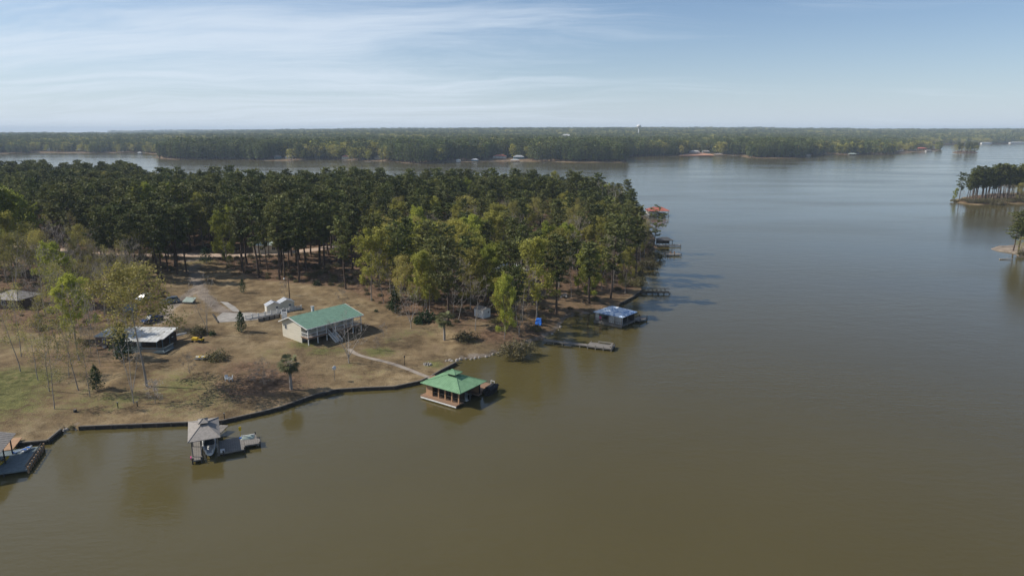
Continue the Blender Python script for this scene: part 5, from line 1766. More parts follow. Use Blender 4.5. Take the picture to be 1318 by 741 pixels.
# structures along the far side of the point
a = at(846, 327, .6)
t = thing('low_dock', 'low brown dock on the lake just below the windblown pine', 'dock', Vector((a.x, a.y, 0)), R(3))
mb = MB(); deck_box(mb, 0, 3.6, -.5, .7, .55); mb.build('walkway', M['old_wood'], t)
mb = MB(); deck_box(mb, 3.62, 9.3, -1.6, 1.8, .6); mb.build('platform', M['old_wood'], t)
piles(t, [(x, y) for x in (3.8, 6.4, 9.1) for y in (-1.5, 1.7)], -1.2, 1.1)
mb = MB()
for x in (5.2, 6.8): mb.box(x, x + .5, .4, .9, 1.0, 1.06).box(x, x + .5, .9, .96, 1.06, 1.5).box(x + .05, x + .12, .45, .85, .6, 1.0).box(x + .4, x + .46, .45, .85, .6, 1.0)
mb.build('bench', M['tan_wood'], t)
a = at(844, 315.5, .6)
t = thing('boathouse', 'dark low-roofed boathouse with a wide dock behind the windblown pine', 'boathouse', Vector((a.x, a.y, 0)), R(2))
mb = MB(); deck_box(mb, 0, 10.6, -1.2, 1.3, .6); mb.build('dock', M['old_wood'], t)
mb = MB(); hip(mb, 1.2, 7.6, .2, 6.0, 2.5, 3.6, 2.0); mb.build('roof', M['dark_roof'], t)
for x in (1.6, 4.4, 7.2):
    for y in (.6, 5.6):
        mb = MB(); mb.box(x - .1, x + .1, y - .1, y + .1, -1, 2.45); mb.build('post', M['dark_wood'], t)
mb = MB(); mb.box(1.6, 7.2, 5.4, 5.5, .4, 2.45); mb.build('back_wall', M['dark_wood'], t)
piles(t, [(x, -1.1) for x in (.3, 4, 7.6, 10.4)], -1.2, 1.2)
c_, ang_, hx_, hy_ = rect3((833, 271), (848, 273.5), (859, 270.5), 3.0)
hy_ = max(hy_, 4.0)
ctr = at(846.5, 270.7, 3.0)
t = thing('boathouse', 'distant boathouse with faded red roof beyond the wooded point', 'boathouse', Vector((ctr.x, ctr.y + 1, 0)), R(2))
mb = MB(); hip(mb, -6.2, 6.2, -4.5, 4.5, 3.0, 4.9, 4.5, .9); mb.build('roof', M['red_roof'], t)
for x in (-5.6, -1.9, 1.9, 5.6):
    for y in (-4.0, 4.0):
        mb = MB(); mb.box(x - .12, x + .12, y - .12, y + .12, -1, 2.92); mb.build('post', M['white'], t)
mb = MB(); mb.box(-5.6, -.6, -3.9, 3.9, .4, 2.4); mb.build('side_wall', M['white_tin'], t)
mb = MB(); deck_box(mb, -8.0, 6.2, -5.2, -4.2, .6); mb.build('dock', M['old_wood'], t)
mb = MB(); mb.box(.4, 4.8, -2.5, 3.2, .5, 1.3); mb.build('slip_cover', M['black'], t)

# ------------------------------------------------------------------ far land
FAR = [(-900, 205, 'n'), (-300, 200, 'n'), (0, 198.3, 'n'), (60, 197, 'n'), (120, 197.6, 'n'), (176, 196.8, 'n'), (196, 199, 'n'), (199, 204.3, 'n'), (215, 205.6, 'n'), (300, 205.8, 'n'), (345, 207.3, 'n'), (362, 207.8, 'n'), (385, 207, 'n'),
       (420, 205.6, 'n'), (440, 206, 'n'), (470, 207.5, 'n'), (500, 208.3, 'n'), (520, 210.5, 'n'), (545, 211.3, 'n'), (562, 210.7, 'n'), (575, 209.2, 'n'), (625, 208.2, 'n'), (700, 208.5, 'n'), (735, 209.6, 'n'), (780, 209.2, 'n'), (808, 209.4, 'n'),
       (806, 206.5, 'n'), (800, 203, 'n'), (830, 201.5, 'n'), (870, 201.2, 'n'), (905, 201.3, 'n'), (925, 200, 'n'), (950, 200.2, 'n'), (956, 203.2, 'n'), (990, 204, 'n'), (1030, 204, 'n'), (1042, 201.5, 'n'), (1060, 199.8, 'n'), (1100, 199.6, 'n'),
       (1140, 199.5, 'n'), (1170, 198.5, 'n'), (1178, 195.8, 'n'), (1200, 195, 'n'), (1212, 194, 'n'), (1213, 191.5, 'n'), (1190, 189.5, 'n'), (1150, 188, 'n'), (1195, 186.6, 'n'), (1240, 186.2, 'n'), (1290, 185.4, 'n'), (1330, 184.8, 'n'), (1600, 184, 'n'), (2300, 183, 'n')]

def sstep(a, b, x):
    t = np.clip((x - a) / (b - a), 0, 1)
    return t * t * (3 - 2 * t)

def h_far(X, Y, d, ez):
    ang = X / np.maximum(Y, 1)
    lat = 0.10 + 0.90 * sstep(-0.60, -0.24, ang)
    rise = 1.5 * (1 - np.exp(-d / 12)) + 9 * sstep(30, 500, d) * (0.45 + 0.55 * lat) + 23 * sstep(900, 4300, Y - 900 + 0 * d) * lat * sstep(60, 1200, d)
    nz = 3.2 * (np.sin(X * .0021 + 1) * np.cos(Y * .0017) + .6 * np.sin(X * .0052 + Y * .0031 + 2) + .4 * np.sin(X * .011 - Y * .006))
    k = sstep(120, 900, d)
    far_r = 7.0 * np.sin(X * .0011 + .7) * sstep(2500, 5000, Y)
    return rise + (nz + far_r) * k

class BigLand(Land):
    def __init__(s, pts, back, step, wob, hfun):
        P, K = dense_poly(pts + [], step, wob)
        # drop the closing run and add the far corners
        a = Vector((*xy(*pts[-1][:2]), 0)); 
        last = max(i for i in range(len(P)) if (Vector((P[i][0], P[i][1], 0)) - a).length < step + 25 and i > len(P) // 3)
        P = P[:last + 1]
        s.P = np.vstack([P, np.array(back)])
        s.K = ['n'] * len(s.P)
        s.edge_z = np.zeros(len(s.P))
        s.hfun = hfun
far = BigLand(FAR, [(9000, 3200), (9000, 11000), (-9000, 11000), (-9000, 1500)], 14, 4.0, h_far)
nshore = len(far.P) - 4
def far_dist(X, Y):
    """distance to the shore only (the back edges are not water)"""
    P = far.P[:nshore]
    return poly_dist(P, X, Y, False)
far.dist = lambda X, Y: (far_dist(X, Y), np.zeros(X.shape))
def zfar(X, Y):
    return h_far(X, Y, far_dist(X, Y), 0)

pts = []
for (y0, y1, st) in ((980, 1700, 26), (1700, 2700, 55), (2700, 5000, 130), (5000, 11000, 300)):
    xm = min(8900, y1 * .95)
    X, Y = jgrid(-xm, xm, y0, y1, st)
    pts.append(np.column_stack([X, Y]))
pts = np.vstack(pts)
pts = pts[far.inside(pts[:, 0], pts[:, 1])]
d = far_dist(pts[:, 0], pts[:, 1])
pts = pts[d > 8]
far_o = triangulate(far, pts, 'terrain', M['far_ground'])

def add_far(kind, seeds, fn, leafm, barkm, **kw): add_proto(kind, seeds, fn, leafm, barkm, **kw)
M['pine_far'] = leaf_mat('pine_needles_lightened', (0.055, 0.085, 0.025), (0.15, 0.19, 0.055), (0.20, 0.20, 0.06))  # pine colour lightened to offset the self-shadowing inside far crowns
add_proto('farpine', range(201, 206), proto_pine, 'pine_far', 'bark_pine', clumps=2, per=7, leaf=0.8, R_=3.9, crown0=.14)
add_proto('faryg', range(211, 214), proto_hard, 'yg', 'bark_grey', h=17, per=3, leaf=.7, depth=1, nlat=15, width=.3, rclump=1.4)
add_proto('farolive', range(221, 224), proto_hard, 'olive', 'bark_grey', h=17, per=3, leaf=.62, depth=1, nlat=15, width=.3, rclump=1.4)
def joined2(k, i): return joined(k, i)
NGp = scatter_group('far_pine_scatter', [joined('farpine', i) for i in range(5)])
NGy = scatter_group('far_spring_scatter', [joined('faryg', i) for i in range(3)])
NGo = scatter_group('far_budding_scatter', [joined('farolive', i) for i in range(3)])

HOUSES = [  # px, py, width m, wall, roof, label
 (590, 203.5, 16, 'brown', 'red_roof', 'far lakeside house with reddish gable beside the dark pines, left of the teal one'),
 (643, 204, 22, 'white', 'red_roof', 'long far white lakeside house with a red roof, left of the teal house'),
 (668, 205, 17, 'teal', 'tin', 'far teal lakeside house with a pale roof, centre of the far shore'),
 (699, 204.5, 15, 'blue_deck', 'grey_roof', 'far grey-blue lakeside house right of the teal house'),
 (536, 206.5, 13, 'white', 'tin', 'far small pale house under dark pines left of the reddish gabled house'),
 (372, 204.8, 12, 'white', 'grey_roof', 'far white house on the wooded peninsula beside the teal cottage'),
 (357, 205.5, 11, 'teal', 'grey_roof', 'far small teal cottage on the tip of the left peninsula shore'),
 (445, 205, 13, 'cream', 'red_roof', 'far cream house on the middle peninsula, left of its widest point'),
 (487, 206, 12, 'cream', 'grey_roof', 'far cream house on the middle peninsula, right of the red-roofed cream one'),
 (66, 195.5, 20, 'cream', 'tin', 'far long pale house on the left shore, among green trees'),
 (18, 196.5, 16, 'brown', 'grey_roof', 'far brown house on the left shore nearest the frame edge'),
 (156, 195.3, 18, 'cream', 'grey_roof', 'far cream house on the left shore near its boat shed'),
 (102, 195.7, 15, 'brown', 'tin', 'far brown house with pale roof midway along the left shore'),
 (895, 197.6, 20, 'white', 'white_tin', 'far white house above the bare red clay bank'),
 (909, 197.6, 15, 'blue_deck', 'grey_roof', 'far grey house right of the red clay bank'),
 (937, 197, 9, 'white', 'white_tin', 'far narrow white house in the trees right of the clay bank'),
 (1058, 197.2, 20, 'brown', 'dark_roof', 'far dark house right of the dark pine peninsula'),
 (1113, 197.2, 13, 'cream', 'grey_roof', 'far cream house on the right peninsula, left of the small white one'),
 (1126, 196.2, 8, 'white', 'tin', 'far small white house on the right peninsula'),
 (1158, 194.6, 16, 'white', 'grey_roof', 'far white house under pines towards the tip of the right peninsula'),
 (1175, 193.2, 17, 'cream', 'red_roof', 'far cream house with reddish roof near the tip of the right peninsula'),
 (1187, 193.2, 22, 'brown', 'red_roof', 'far long brown house right beside the tip of the right peninsula'),
 (1271, 185.2, 40, 'white', 'tin', 'long white building on the farthest right shore beyond the island'),
 (1311, 184.6, 60, 'white', 'white_tin', 'very long white building on the farthest shore at the right frame edge'),
]
HZ = []
for px, py, w, wall, roofm, lab in HOUSES:
    q = at(px, py, 2.5)
    z = float(zfar(np.array([q.x]), np.array([q.y]))[0])
    q = at(px, py, z)
    z = float(zfar(np.array([q.x]), np.array([q.y]))[0])
    cottage(Vector((q.x - w / 2, q.y, z)), R(random.uniform(-12, 12)), w, 9, 3.6 if w < 40 else 5, 6.2 if w < 40 else 7, wall, roofm, lab, None, 3, 'lakeside_house', True, -3)
    HZ.append((q.x, q.y, w * .9))
HZ = np.array(HZ)

# hill house and water tower beyond the first trees
q = at(723, 180, 22)
cottage(Vector((q.x, q.y, 24)), 0, 26, 12, 9, 14, 'white', 'white_tin', 'white house showing above the far trees near the middle of the horizon', None, 3, 'hilltop_house', True, -22)
HZ = np.vstack([HZ, [q.x + 13, q.y, 30]])
def sky_point(px, py, Y):
    x, y, w = ray(px, py); t = Y / y
    return Vector((x * t, Y, CAM_H + w * t))
b_ = sky_point(822.3, 162.6, 2700)
zg = float(zfar(np.array([b_.x]), np.array([b_.y]))[0])
wt = thing('water_tower', 'white ball-topped water tower standing on the far horizon', 'water tower', (b_.x, b_.y, zg))
hb = b_.z - zg
mb = MB()
rings = []
for i in range(9):
    a_ = -math.pi / 2 + math.pi * i / 8
    rr, zz_ = 8.2 * math.cos(a_) + .3, hb + 6.0 * math.sin(a_)
    rings.append([(rr * math.cos(k_ * math.pi / 8), rr * math.sin(k_ * math.pi / 8), zz_) for k_ in range(16)])
for a_, c_ in zip(rings[:-1], rings[1:]): mb.hexa(a_, c_)
mb.build('tank', M['white'], wt)
mb = MB(); mb.tube((0, 0, -1), (0, 0, hb * .75), 2.6, 2.0, 12).tube((0, 0, hb * .75), (0, 0, hb - 5.2), 2.0, 4.2, 12); mb.build('shaft', M['white'], wt)
for px, lb_ in ((882, 'tiny white mast on the horizon right of the water tower, left one of two'), (886, 'tiny white mast on the horizon right of the water tower, right one of two')):
    b_ = sky_point(px, 163.8, 4500)
    zg = float(zfar(np.array([b_.x]), np.array([b_.y]))[0])
    t = thing('mast', lb_, 'mast', (b_.x, b_.y, zg))
    mb = MB(); mb.tube((0, 0, 0), (0, 0, b_.z - zg), 2.2, 1.6, 8); mb.build('shaft', M['white'], t)
    mb = MB(); mb.tube((0, 0, b_.z - zg - 5), (0, 0, b_.z - zg), 3.2, 3.2, 8); mb.build('drum', M['white'], t)

# red clay bank
q0 = [xy(877, 201.2), xy(890, 198.2), xy(905, 197.8), xy(916, 201.3)]
A = np.array([xy(874, 201.4), xy(882, 199.6), xy(892, 197.9), xy(902, 197.9), xy(914, 199.6), xy(920, 201.3)])
X0, Y0 = A.min(0); X1, Y1 = A.max(0)
gp = [(x, y) for x in np.arange(X0, X1, 8) for y in np.arange(Y0, Y1, 8) if in_poly(A, np.array([x]), np.array([y]))[0]]
vv, e, f, *_ = delaunay_2d_cdt([Vector(map(float, p)) for p in A] + [Vector(map(float, p)) for p in gp], [(i, (i + 1) % len(A)) for i in range(len(A))], [], 1, 1e-3)
T = np.array([t for t in f if len(t) == 3]); V = np.array([(p.x, p.y) for p in vv])
Z = zfar(V[:, 0], V[:, 1]) + .7
me = np_mesh('bank', np.column_stack([V, Z]), T, M['clay']); o = bpy.data.objects.new('bank', me); COL.objects.link(o); tag(o, kind='structure')
CLAY = A

def scatter_far(y0, y1, st, xlim=.82, keep=1.0):
    xm = y1 * xlim
    X, Y = jgrid(-xm, xm, y0, y1, st)
    k = np.abs(X / Y) < xlim
    X, Y = X[k], Y[k]
    k = far.inside(X, Y); X, Y = X[k], Y[k]
    d = far_dist(X, Y)
    return X, Y, d
def patchy(X, Y, s, sd):
    return (np.sin(X * s + sd) * np.cos(Y * s * .8 + sd * 2) + .7 * np.sin(X * s * 2.3 + Y * s * 1.1 + sd) + .5 * np.cos(X * s * 4.1 - Y * s * 3.3))
PX = {'p': [], 'y': [], 'o': []}
for (y0, y1, st, hs) in ((980, 1500, 7.6, 1.0), (1500, 2100, 9.0, 1.05), (2100, 3200, 14, 1.25), (3200, 5200, 24, 1.7), (5200, 10500, 48, 2.6)):
    X, Y, d = scatter_far(y0, y1, st)
    ppx = 659 + F * X / (Y * math.cos(PITCH) + CAM_H * math.sin(PITCH))
    # a bare strip along the shore in places, trees right at the water elsewhere
    strip = 5 + 9 * (patchy(X, Y, .012, 3) > .6) + np.where((ppx > 575) & (ppx < 690) | (ppx > 40) & (ppx < 110) | (ppx > 1150) & (ppx < 1205) | (ppx > 870) & (ppx < 925), 20, 0)
    k = d > np.where(Y < 2600, strip, 12)
    if y0 < 2600:
        for hx_, hy_, r_ in HZ:
            k &= ~((np.abs(X - hx_) < r_) & (Y > hy_ - 60) & (Y < hy_ + 14))
        k &= ~in_poly(CLAY, X, Y)
    # a few open spots
    k &= ~((patchy(X, Y, .006, 5) > 1.75) & (Y > 1300))
    k &= ~((Y > 4300) & (ppx < 200 + 60 * np.sin(Y * .002)))
    X, Y, d = X[k], Y[k], d[k]; ppx = ppx[k]
    z = zfar(X, Y)
    hard = patchy(X, Y, .0085, 1)
    dark = ((ppx > 198) & (ppx < 345) | (ppx > 560) & (ppx < 600) | (ppx > 955) & (ppx < 1045) | (ppx > 700) & (ppx < 810) | (ppx > 500) & (ppx < 560)) & (d < 170) & (Y < 1700)
    pr = np.clip(.42 + .30 * hard, .08, .8)
    pr = np.where(Y > 1500, np.clip(.60 + .28 * hard, .2, .92), pr)
    pr = np.where(dark, .04, pr)
    u = rng.random(len(X))
    isy = u < pr * .62; iso = (u >= pr * .62) & (u < pr)
    h = (16 + 12 * rng.beta(2, 2.2, len(X))) * (1 if hs < 1.1 else hs ** .35)
    h = np.where(d < 30, h * .85, h) * np.where((Y < 1450) & (d < 150), 1.28, 1.0)
    wd_ = h * (hs ** .9) * (1.25 if hs < 1.1 else 1.3)
    for nm, kk in (('p', ~(isy | iso)), ('y', isy), ('o', iso)):
        f_ = 1.0 if nm == 'p' else .86
        PX[nm].append(np.column_stack([X, Y, z, wd_, wd_, h * f_])[kk])
for nm, ng, name, lab, cnt in (('p', NGp, 'pine_forest', 'dark pines of the forest along the far shores and hills', 5), ('y', NGy, 'spring_forest', 'yellow-green spring trees scattered through the forest of the far shores and hills', 3), ('o', NGo, 'budding_forest', 'tan budding trees scattered through the forest of the far shores and hills', 3)):
    A_ = np.vstack(PX[nm])
    print('FAR', nm, len(A_))
    mass(name, ng, A_[:, :3], A_[:, 3:6], cnt, lab, 'forest')

# far docks and boat sheds
def far_dock(px, py, lab, roofm=None, wall=None, w=11, name='far_dock'):
    q = at(px, py, .6)
    t = thing('boat_shed' if roofm else 'boat_dock', lab, 'boathouse' if roofm else 'dock', Vector((q.x, q.y, 0)), R(random.uniform(-15, 15)))
    mb = MB(); mb.box(-w / 2, w / 2, -3, 3, .35, .6).box(-.8, .8, 3, 22, .4, .58); mb.build('dock', M['old_wood'], t)
    for x in (-w / 2 + .4, w / 2 - .4):
        for y in (-2.7, 2.7):
            mb = MB(); mb.tube((x, y, -1), (x, y, 3.0 if roofm else 1.5), .16, .16, 6); mb.build('post', M['dark_wood'], t)
    if roofm:
        mb = MB(); hip(mb, -w / 2 - .5, w / 2 + .5, -3.6, 3.6, 3.0, 4.8, w * .4); mb.build('roof', M[roofm], t)
    if wall:
        mb = MB(); mb.box(-w / 2 + .3, w / 2 - .3, -2.5, 2.5, .62, 2.98); mb.build('wall', M[wall], t)
    return t
far_dock(340, 206.2, 'far small dark dock at the left shore of the middle peninsula')
far_dock(423, 204.6, 'far low dock off the sandy spit of the middle peninsula')
far_dock(611, 207.6, 'far boat shed with blue-grey roof left of the long white house', 'tin', 'teal')
far_dock(634, 208, 'far low dock in front of the long white red-roofed house')
far_dock(663, 208.2, 'far boat shed with white roof in front of the teal house', 'white_tin', None, 13)
far_dock(590, 208.6, 'far small white boat shed before the reddish gabled house', 'white_tin', 'white', 7)
far_dock(925, 200.2, 'far boat shed with pale grey roof right of the red clay bank', 'grey_roof', None, 15)
far_dock(947, 200.6, 'far low dock in the notch left of the dark pine peninsula')
far_dock(1040, 201.6, 'far boat shed with cream walls at the right end of the dark pine peninsula', 'grey_roof', 'cream', 8)
far_dock(1067, 200.0, 'far pale dock in front of the dark house')
far_dock(1097, 199.8, 'far boat shed with grey-green roof on the right peninsula', 'palegreen', None, 15)
far_dock(1195, 195.2, 'far bright white boat shed at the tip of the right peninsula', 'grey_roof', 'white', 15)
far_dock(1206, 195.2, 'far low dock right of the bright white boat shed')
far_dock(180, 198.2, 'far small white boat shed at the right end of the left shore', 'white_tin', 'white', 8)
far_dock(55, 198.6, 'far low dock on the left shore before the long pale house')
far_dock(473, 208.4, 'far low red-brown dock on the middle peninsula before the cream houses')

# ------------------------------------------------------------------ islands and the right-hand points
def h_isle(X, Y, d, ez):
    return 1.3 * (1 - np.exp(-d / 3.0)) + .008 * d
def isle(px_list, step, name='island', sand=0.0):
    L_ = Land([(a, b, 'n') for a, b in px_list], step, 1.2, h_isle)
    x0, y0 = L_.P.min(0); x1, y1 = L_.P.max(0)
    st = max(2.5, (x1 - x0) / 40)
    X, Y = jgrid(x0, x1, y0, y1, st)
    k = L_.inside(X, Y); X, Y = X[k], Y[k]
    d, _ = L_.dist(X, Y); k = d > st * .4
    def cov(V, d):
        C = np.zeros((len(V), 4)); C[:, 3] = 1
        C[:, 0] = np.clip(.35 + (d - 4) / 6, 0, .9); C[:, 1] = .3 * (d > 3); C[:, 2] = sand; C[:, 0] *= (1 - sand)
        return C
    triangulate(L_, np.column_stack([X[k], Y[k]]), name, M['ground'], cov)
    return L_
RP = isle([(1224, 259), (1232, 261.5), (1245, 263.2), (1262, 264.3), (1275, 264), (1290, 262.8), (1318, 263), (1400, 263), (1600, 260), (1600, 248), (1400, 247), (1290, 249), (1250, 252), (1228, 256)], 3, 'shore')
NP = isle([(1271, 319.5), (1276, 322), (1286, 323.5), (1298, 325), (1306, 329), (1322, 332), (1450, 340), (1500, 300), (1400, 300), (1330, 308), (1304, 315), (1290, 317), (1278, 317)], 2, 'shore', .9)
IS = isle([(1225, 196.8), (1230, 197.6), (1245, 197.9), (1257, 197.6), (1260, 196.6), (1252, 194.6), (1236, 194.4), (1227, 195.4)], 5, 'island')
def on(L_, px, py):
    z = 1.2
    for _ in range(4):
        p = at(px, py, z); z = float(L_.z(p.x, p.y)[0])
    return Vector((p.x, p.y, z))
def rt(L_, kind, px, py, top, lab, wide=1.0, group=None, cat='tree'):
    g = on(L_, px, py); h = top_height(g, top)
    return tree(kind, g.x, g.y, g.z, h, lab, cat, group, None, wide)
rt(RP, 'bright', 1228, 258.5, 241, 'small light green tree at the very tip of the right-hand point', .7)
rt(RP, 'open_pine', 1234, 259, 221, 'lone pine with a narrow crown near the tip of the right-hand point', .85)
rt(RP, 'bush', 1228, 259.5, 254.5, 'dark bush at the waterline under the lone pine of the right-hand point', 1.6, None, 'bush')
for px, tp in ((1246, 222), (1251, 216), (1256, 213), (1262, 218), (1267, 214), (1272, 215), (1277, 217), (1283, 209), (1288, 208), (1292, 210), (1297, 210), (1303, 212), (1308, 211), (1313, 208), (1319, 207), (1326, 208), (1335, 209), (1345, 210), (1358, 208)):
    for j in range(3):
        rt(RP, random.choice(['pine', 'open_pine']), px + random.uniform(-2, 2), random.uniform(250.5, 259) if j else 257, tp + random.uniform(-1, 3) + (4 if j == 2 else 0), 'tall pine in the row along the right-hand point', 1.05, 'pines of the right-hand point')
for px in (1290, 1296, 1302, 1310, 1318, 1326):
    rt(RP, 'bare' if px < 1308 else 'olive', px, 259.5, random.uniform(237, 243) if px < 1308 else 234, 'low leafless or budding tree before the pines of the right-hand point', 1.2, 'low trees of the right-hand point')
for px in (1241, 1250, 1259, 1268, 1277, 1284, 1292, 1300, 1309, 1317):
    rt(RP, 'bush', px, 260.3 if px != 1284 else 262, 253.5, 'brown shrub below the pines of the right-hand point', 1.8, 'shrubs of the right-hand point', 'bush')
rt(NP, 'open_pine', 1323, 325, 252, 'big dark pine cut by the right frame edge above the sandbar', 1.5)
rt(NP, 'pine', 1311, 323, 270, 'lower dark pine at the right frame edge leaning over the sandbar', 1.4)
rt(NP, 'olive', 1313, 325.5, 303, 'small budding tree at the waterline of the right frame edge', 1.2)
rt(NP, 'bush', 1316, 328, 320, 'brown bush at the waterline of the right frame edge', 1.3, None, 'bush')
for i in range(34):
    a_ = random.uniform(0, 6.28); r_ = math.sqrt(random.random())
    px, py = 1243 + 15 * r_ * math.cos(a_), 196.3 + 1.1 * r_ * math.sin(a_)
    rt(IS, 'olive' if px < 1231 or random.random() < .08 else 'pine', px, py, 181.5 + random.uniform(0, 3.5) + abs(px - 1245) * .12, 'pine or budding tree crowded on the small round island', 1.15, 'trees of the small island')
sb = on(NP, 1283, 320.5)
o = MB()
for i in range(1): pass
p1 = on(NP, 1303, 329)
for px, tp, wd_ in ((1228, 186, 1.5), (1233, 187, 1.6), (1239, 188, 1.7), (1245, 189, 1.7), (1250, 188, 1.7), (1255, 187, 1.6)):
    rt(IS, 'olive' if px < 1240 else 'yg', px, 197.0, tp, 'low leafy tree filling the shoreline of the small round island', wd_, 'low trees of the small island')
for px, tp in ((1238, 244), (1247, 246), (1256, 245), (1264, 247), (1273, 246), (1281, 247)):
    rt(RP, 'bare', px, 258, tp, 'low greyish tree between the pine trunks of the right-hand point', 1.5, 'undergrowth trees of the right-hand point')
rt(NP, 'open_pine', 1304, 324, 283, 'small dark pine nearest the sandbar at the right frame edge', 1.5)
lo_ = thing('driftwood', 'fallen grey log in the water by the sandbar at the right edge', 'log', Vector((p1.x - 3.5, p1.y - 1.5, .1)), R(-4))
mb = MB(); mb.tube((-2.2, 0, .05), (2.6, .2, .25), .22, .14, 7); mb.build('trunk', M['bark_grey'], lo_)
mb = MB(); mb.tube((.5, .1, .2), (1.1, .9, .7), .07, .04, 5).tube((1.4, .1, .2), (1.9, -.7, .6), .06, .03, 5); mb.build('limb', M['bark_grey'], lo_)

# ------------------------------------------------------------------ water
def water_mat():
    m, nt, b = new_mat('lake_water')
    tc = nt.nodes.new('ShaderNodeTexCoord')
    P = tc.outputs['Object']
    n1 = N(nt, 'ShaderNodeTexNoise', Scale=0.012, Detail=4.0, Roughness=.6)
    nt.links.new(P, n1.inputs['Vector'])
    col = ramp(nt, n1.outputs['Fac'], [(0.3, (0.076, 0.0605, 0.021)), (0.7, (0.088, 0.0705, 0.026))]).outputs[0]
    nt.links.new(col, b.inputs['Base Color'])
    b.inputs['IOR'].default_value = 1.333
    b.inputs['Specular IOR Level'].default_value = .5
    # wind streaks: long patches of rougher water
    mp = N(nt, 'ShaderNodeMapping'); mp.inputs['Scale'].default_value = (.006, .02, 1); mp.inputs['Rotation'].default_value = (0, 0, R(12))
    nt.links.new(P, mp.inputs[0])
    n2 = N(nt, 'ShaderNodeTexNoise', Scale=1.0, Detail=5.0, Roughness=.55)
    nt.links.new(mp.outputs[0], n2.inputs['Vector'])
    mr = nt.nodes.new('ShaderNodeMapRange'); mr.inputs[1].default_value = .35; mr.inputs[2].default_value = .65; mr.inputs[3].default_value = .09; mr.inputs[4].default_value = .17
    nt.links.new(n2.outputs['Fac'], mr.inputs[0])
    nt.links.new(mr.outputs[0], b.inputs['Roughness'])
    # ripples
    mp2 = N(nt, 'ShaderNodeMapping'); mp2.inputs['Scale'].default_value = (.55, 1.0, 1); mp2.inputs['Rotation'].default_value = (0, 0, R(-8))
    nt.links.new(P, mp2.inputs[0])
    w1 = N(nt, 'ShaderNodeTexNoise', Scale=1.1, Detail=4.0, Roughness=.55); nt.links.new(mp2.outputs[0], w1.inputs['Vector'])
    w2 = N(nt, 'ShaderNodeTexNoise', Scale=.28, Detail=3.0, Roughness=.5); nt.links.new(mp2.outputs[0], w2.inputs['Vector'])
    hsum = math_n(nt, 'ADD', w1.outputs['Fac'], math_n(nt, 'MULTIPLY', w2.outputs['Fac'], 1.5))
    mr2 = nt.nodes.new('ShaderNodeMapRange'); mr2.inputs[1].default_value = .35; mr2.inputs[2].default_value = .65; mr2.inputs[3].default_value = .35; mr2.inputs[4].default_value = .6
    nt.links.new(n2.outputs['Fac'], mr2.inputs[0])
    bp = N(nt, 'ShaderNodeBump', Distance=.085)
    nt.links.new(mr2.outputs[0], bp.inputs['Strength'])
    nt.links.new(hsum, bp.inputs['Height'])
    nt.links.new(bp.outputs[0], b.inputs['Normal'])
    return m
M['water'] = water_mat()
mb = MB(); mb.poly([(-9500, -300, 0), (9500, -300, 0), (9500, 11500, 0), (-9500, 11500, 0)])
o = mb.build('water', M['water']); tag(o, kind='structure')

# ------------------------------------------------------------------ haze
HAZE = 0.00010
if HAZE > 0:
    hm = bpy.data.materials.new('haze'); hm.use_nodes = True
    nt = hm.node_tree; nt.nodes.remove(nt.nodes['Principled BSDF'])
    pv = nt.nodes.new('ShaderNodeVolumePrincipled')
    pv.inputs['Color'].default_value = (.72, .86, 1.0, 1)
    pv.inputs['Density'].default_value = HAZE
    pv.inputs['Anisotropy'].default_value = 0.0
    nt.links.new(pv.outputs[0], nt.nodes['Material Output'].inputs['Volume'])
    mb = MB(); mb.box(-9600, 9600, -400, 11600, -3, 95)
    o = mb.build('haze', hm); tag(o, 'thin pale blue haze over the lake and hills', 'haze', None, 'stuff')

# ------------------------------------------------------------------ sky and sun
SUN_EL, SUN_AZ = R(40), R(270 + 4)     # azimuth clockwise from +Y (north); the sun stands to the left
w = bpy.data.worlds.new('World'); S.world = w; w.use_nodes = True
nt = w.node_tree; bg = nt.nodes['Background']
sky = nt.nodes.new('ShaderNodeTexSky'); sky.sky_type = 'NISHITA'; sky.sun_disc = False
sky.sun_elevation = SUN_EL; sky.sun_rotation = SUN_AZ
sky.air_density = 1.0; sky.dust_density = .3; sky.ozone_density = 1.6; sky.altitude = 100
tc = nt.nodes.new('ShaderNodeTexCoord')
sp = nt.nodes.new('ShaderNodeSeparateXYZ'); nt.links.new(tc.outputs['Generated'], sp.inputs[0])
# high thin cloud sheet, seen in perspective: direction / height
den = math_n(nt, 'ADD', math_n(nt, 'MAXIMUM', sp.outputs[2], 0.0), 0.10)
cx = math_n(nt, 'DIVIDE', sp.outputs[0], den); cy = math_n(nt, 'DIVIDE', sp.outputs[1], den)
cb = nt.nodes.new('ShaderNodeCombineXYZ'); nt.links.new(cx, cb.inputs[0]); nt.links.new(cy, cb.inputs[1])
mp = N(nt, 'ShaderNodeMapping'); mp.inputs['Rotation'].default_value = (0, 0, R(-38)); mp.inputs['Scale'].default_value = (.22, .8, 1)
wv = N(nt, 'ShaderNodeTexNoise', Scale=.35, Detail=3.0, Roughness=.5); nt.links.new(cb.outputs[0], wv.inputs['Vector'])
wadd = N(nt, 'ShaderNodeVectorMath', operation='MULTIPLY_ADD')
nt.links.new(wv.outputs['Color'], wadd.inputs[0]); wadd.inputs[1].default_value = (2.2, 2.2, 0); nt.links.new(cb.outputs[0], wadd.inputs[2])
nt.links.new(wadd.outputs[0], mp.inputs[0])
cn1 = N(nt, 'ShaderNodeTexNoise', Scale=1.3, Detail=12.0, Roughness=.68, Distortion=.15); nt.links.new(mp.outputs[0], cn1.inputs['Vector'])
side = nt.nodes.new('ShaderNodeMapRange'); side.interpolation_type = 'SMOOTHSTEP'
side.inputs[1].default_value = .46; side.inputs[2].default_value = -.36; side.inputs[3].default_value = -.16; side.inputs[4].default_value = .16
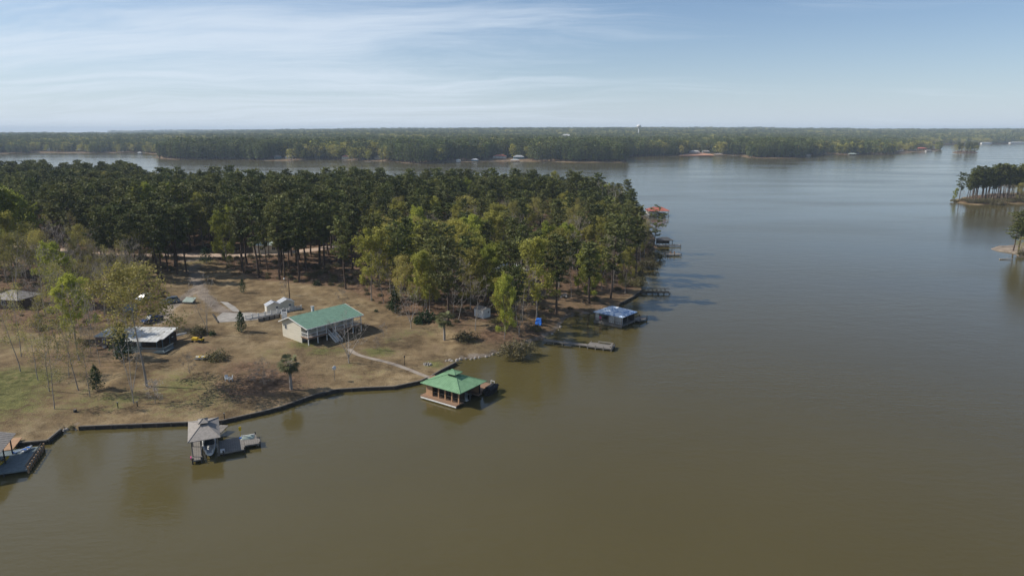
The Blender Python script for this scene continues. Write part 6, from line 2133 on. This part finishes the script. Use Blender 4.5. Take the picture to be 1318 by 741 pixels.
nt.links.new(sp.outputs[0], side.inputs[0])
cs = math_n(nt, 'ADD', cn1.outputs['Fac'], side.outputs[0])
cr = nt.nodes.new('ShaderNodeMapRange'); cr.interpolation_type = 'SMOOTHSTEP'
cr.inputs[1].default_value = .39; cr.inputs[2].default_value = .84; cr.inputs[3].default_value = 0; cr.inputs[4].default_value = .72
nt.links.new(cs, cr.inputs[0])
# whitish air low over the horizon
hz = math_n(nt, 'POWER', 2.718, math_n(nt, 'MULTIPLY', math_n(nt, 'MAXIMUM', sp.outputs[2], 0.0), -12.0))
hz = math_n(nt, 'MULTIPLY', hz, .9)
tint = mixc(nt, 1.0, sky.outputs[0], (.84, 1.0, 1.20), 'MULTIPLY')
base = mixc(nt, hz, tint, (7.3, 8.3, 9.6))
cl = mixc(nt, cr.outputs[0], base, (8.8, 9.8, 11.0))
nt.links.new(cl, bg.inputs[0]); bg.inputs[1].default_value = 0.085

sl = bpy.data.lights.new('Sun', 'SUN'); sl.energy = 5.0; sl.angle = R(.53); sl.color = (1, .95, .87)
so = bpy.data.objects.new('Sun', sl); COL.objects.link(so)
dirv = Vector((math.sin(SUN_AZ) * math.cos(SUN_EL), math.cos(SUN_AZ) * math.cos(SUN_EL), math.sin(SUN_EL)))
so.rotation_euler = dirv.to_track_quat('Z', 'Y').to_euler()

# ------------------------------------------------------------------ camera and settings
cd = bpy.data.cameras.new('Camera'); cd.sensor_width = 36; cd.lens = 24; cd.clip_end = 40000; cd.clip_start = .5
co = bpy.data.objects.new('Camera', cd); COL.objects.link(co)
co.location = (0, 0, CAM_H); co.rotation_euler = (math.pi / 2 - PITCH, 0, 0)
S.camera = co
S.render.engine = 'CYCLES'
S.view_settings.view_transform = 'Standard'; S.view_settings.look = 'None'; S.view_settings.gamma = 1; S.view_settings.use_curve_mapping = False
S.view_settings.exposure = 0.03
S.cycles.use_denoising = True
S.cycles.max_bounces = 6; S.cycles.diffuse_bounces = 2; S.cycles.glossy_bounces = 2; S.cycles.transmission_bounces = 2; S.cycles.volume_bounces = 0; S.cycles.transparent_max_bounces = 4
S.cycles.caustics_reflective = False; S.cycles.caustics_refractive = False
